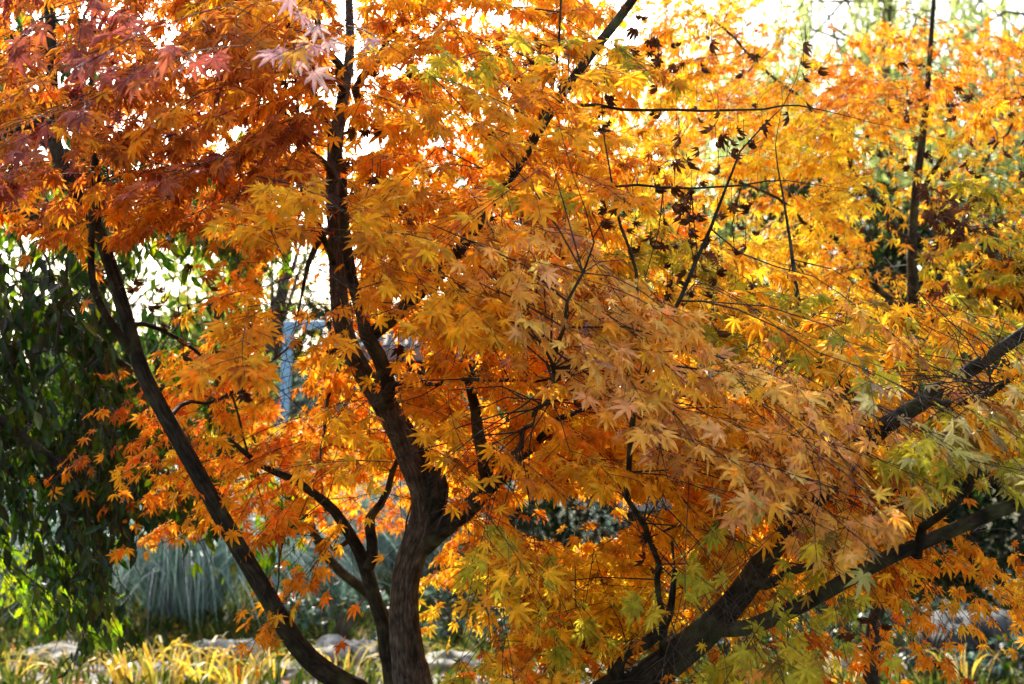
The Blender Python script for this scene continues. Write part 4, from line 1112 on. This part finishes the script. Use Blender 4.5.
D.zone('peach', (740, 420, 880, 520), (2.7, 3.1), 22, {'peach': 4, 'ash': .3}, hint=(.8, -.6, 0), face=.8, leaves=(10, 16))
D.zone('ash', (860, 340, 1060, 470), (2.6, 3.1), 32, {'ash': 2.5, 'olive': 2, 'peach': 1}, hint=(.7, -.7, 0), face=.8, leaves=(10, 18))
D.zone('olive', (770, 290, 1060, 430), (3.0, 4.2), 74, {'olive': 2.5, 'amber': 2.5, 'green': .3, 'peach': .8}, hint=(.4, -.4, 0))
D.zone('olive', (900, 400, 1060, 470), (2.8, 3.4), 16, {'olive': 2, 'ash': 2}, hint=(.4, -.6, 0))
D.zone('amber', (880, 555, 1060, 600), (3.3, 3.9), 26, {'amber': 2, 'orange': 2, 'flame': .5}, hint=(.9, -.1, -.35), leaves=(14, 24), droop=.5, size=.042)
D.zone('amber', (890, 470, 960, 530), (3.2, 3.6), 7, {'orange': 2, 'olive': 1}, leaves=(10, 16))
D.zone('flame', (770, 590, 960, 650), (3.5, 4.1), 20, {'orange': 2, 'flame': 2}, leaves=(10, 18), droop=.7)
D.zone('lime', (690, 640, 790, 700), (2.7, 3.2), 7, {'olive': 2, 'peach': 1}, leaves=(9, 14), droop=.7)
D.dried([(655, 560, 3.5, 4, .03), (800, 455, 3.4, 4, .04), (970, 120, 4.2, 4, .05), (860, 630, 3.5, 4, .03), (700, 300, 3.0, 4, .03)])
D.build({'lime': 'yellow-green leaves hanging in front of the trunk', 'peach': 'leaves coloured pale peach for sky sheen, slanting down', 'ash': 'pale grey-green leaves at the right', 'olive': 'olive green leaves', 'amber': 'amber leaf sprays drooping at the right edge', 'flame': 'red-orange leaves below the lower limb'})

# golden maple behind, right
bG = P(868, 684, 6.4); bG[2] = 0
G = Maple('maple_tree', tuple(bG), 'bright golden maple with a thin upright stem, behind at upper right')
G.limb([(880, 600, 6.4, 8), (895, 520, 6.35, 7.5), (908, 440, 6.3, 7), (913, 330, 6.2, 5.5), (912, 250, 6.2, 5), (916, 190, 6.2, 4.5), (921, 150, 6.2, 4), (928, 80, 6.2, 3), (935, -20, 6.2, 2)], name='trunk', sides=12, mat='bark_dark', to_ground=[(bG + [.02, 0, .6], .036), (bG + [0, 0, -.1], .05)])
G.limb([(913, 330, 6.2, 4), (880, 290, 6.0, 3), (840, 250, 5.8, 2.4), (770, 195, 5.6, 1.6), (700, 170, 5.5, 1.2)], name='branch', sides=7)
G.limb([(913, 320, 6.2, 3.5), (925, 280, 6.1, 2.5), (960, 220, 6.0, 2), (990, 160, 6.0, 1.5), (1030, 90, 6.0, 1.2)], name='branch', sides=7)
G.limb([(912, 250, 6.2, 3), (870, 190, 6.0, 2.5), (820, 120, 6.0, 2), (760, 60, 6.0, 1.5), (700, 10, 6.0, 1)], name='branch', sides=7)
G.limb([(916, 190, 6.2, 3), (950, 150, 6.0, 2.3), (990, 110, 5.8, 2), (1040, 90, 5.8, 1.5)], name='branch', sides=7)
G.limb([(913, 350, 6.2, 3.5), (860, 360, 6.2, 2.5), (780, 330, 6.4, 2), (700, 320, 6.6, 1.5)], name='branch', sides=7)
G.zone('main', (560, -60, 800, 120), (4.8, 7.2), 150, {'yellow': 3, 'amber': 2, 'orange': .5}, L=(.25, .5), leaves=(17, 29))
G.zone('main', (560, 110, 860, 330), (4.8, 7.2), 210, {'yellow': 4, 'amber': 2, 'orange': .4}, L=(.25, .5), leaves=(20, 34))
G.zone('main', (780, 90, 1060, 360), (4.8, 7.2), 190, {'yellow': 3, 'amber': 2, 'orange': .8}, L=(.25, .5), leaves=(20, 32))
G.zone('flame', (640, 5, 780, 90), (6.0, 7.4), 42, {'flame': 3, 'orange': 2}, L=(.25, .4))
G.zone('flame', (820, 20, 1060, 110), (5.6, 7.0), 85, {'flame': 1, 'orange': 2, 'amber': 1.5}, L=(.25, .5))
G.zone('flame', (690, 80, 860, 130), (5.8, 7), 26, {'flame': 1, 'amber': 2}, L=(.25, .5))
G.zone('dark', (930, 170, 1060, 300), (4.3, 5.0), 36, {'olive': 2, 'amber': 1, 'brown': 1.2}, L=(.2, .4))
G.zone('main', (560, 330, 900, 480), (5.5, 7.5), 90, {'amber': 2, 'yellow': 1, 'orange': 1.5})
G.dried([(910, 130, 4.8, 10, .09), (955, 150, 4.6, 14, .1), (990, 190, 4.4, 22, .14), (1005, 240, 4.4, 20, .12), (940, 210, 4.6, 8, .08), (880, 160, 5, 6, .06)])
G.build({'flame': 'orange-red leaves at the top', 'dark': 'duller olive and brown leaves at the right edge'})

# low fiery maple behind the trunk on the left
bL = P(405, 684, 6.6); bL[2] = 0
Lm = Maple('maple_tree', tuple(bL), 'low fiery yellow-orange maple glowing behind the forked trunk, left of centre')
Lm.limb([(398, 640, 6.6, 6), (375, 600, 6.55, 5.5), (330, 560, 6.5, 5), (300, 500, 6.4, 4), (290, 450, 6.3, 3), (280, 420, 6.3, 2)], name='trunk', sides=10, mat='bark_dark', to_ground=[(bL + [0, 0, .5], .028), (bL + [0, 0, -.1], .04)])
Lm.limb([(305, 520, 6.45, 4), (350, 480, 6.3, 3), (400, 450, 6.2, 2), (450, 430, 6.2, 1.5)], name='branch', sides=7)
Lm.limb([(302, 510, 6.45, 4), (250, 470, 6.3, 3), (200, 440, 6.2, 2), (160, 430, 6.2, 1.5)], name='branch', sides=7)
Lm.zone('main', (195, 395, 470, 480), (5.3, 7.0), 78, {'amber': 2, 'yellow': 3, 'flame': .8}, leaves=(18, 32))
Lm.zone('flame', (165, 430, 400, 520), (5.3, 7.0), 46, {'flame': 3, 'amber': 1}, leaves=(18, 30))
Lm.zone('flame', (160, 340, 250, 430), (5.3, 6.5), 14, {'flame': 2, 'amber': 2}, leaves=(14, 26))
Lm.build({'flame': 'red-orange leaves in the lower part'})
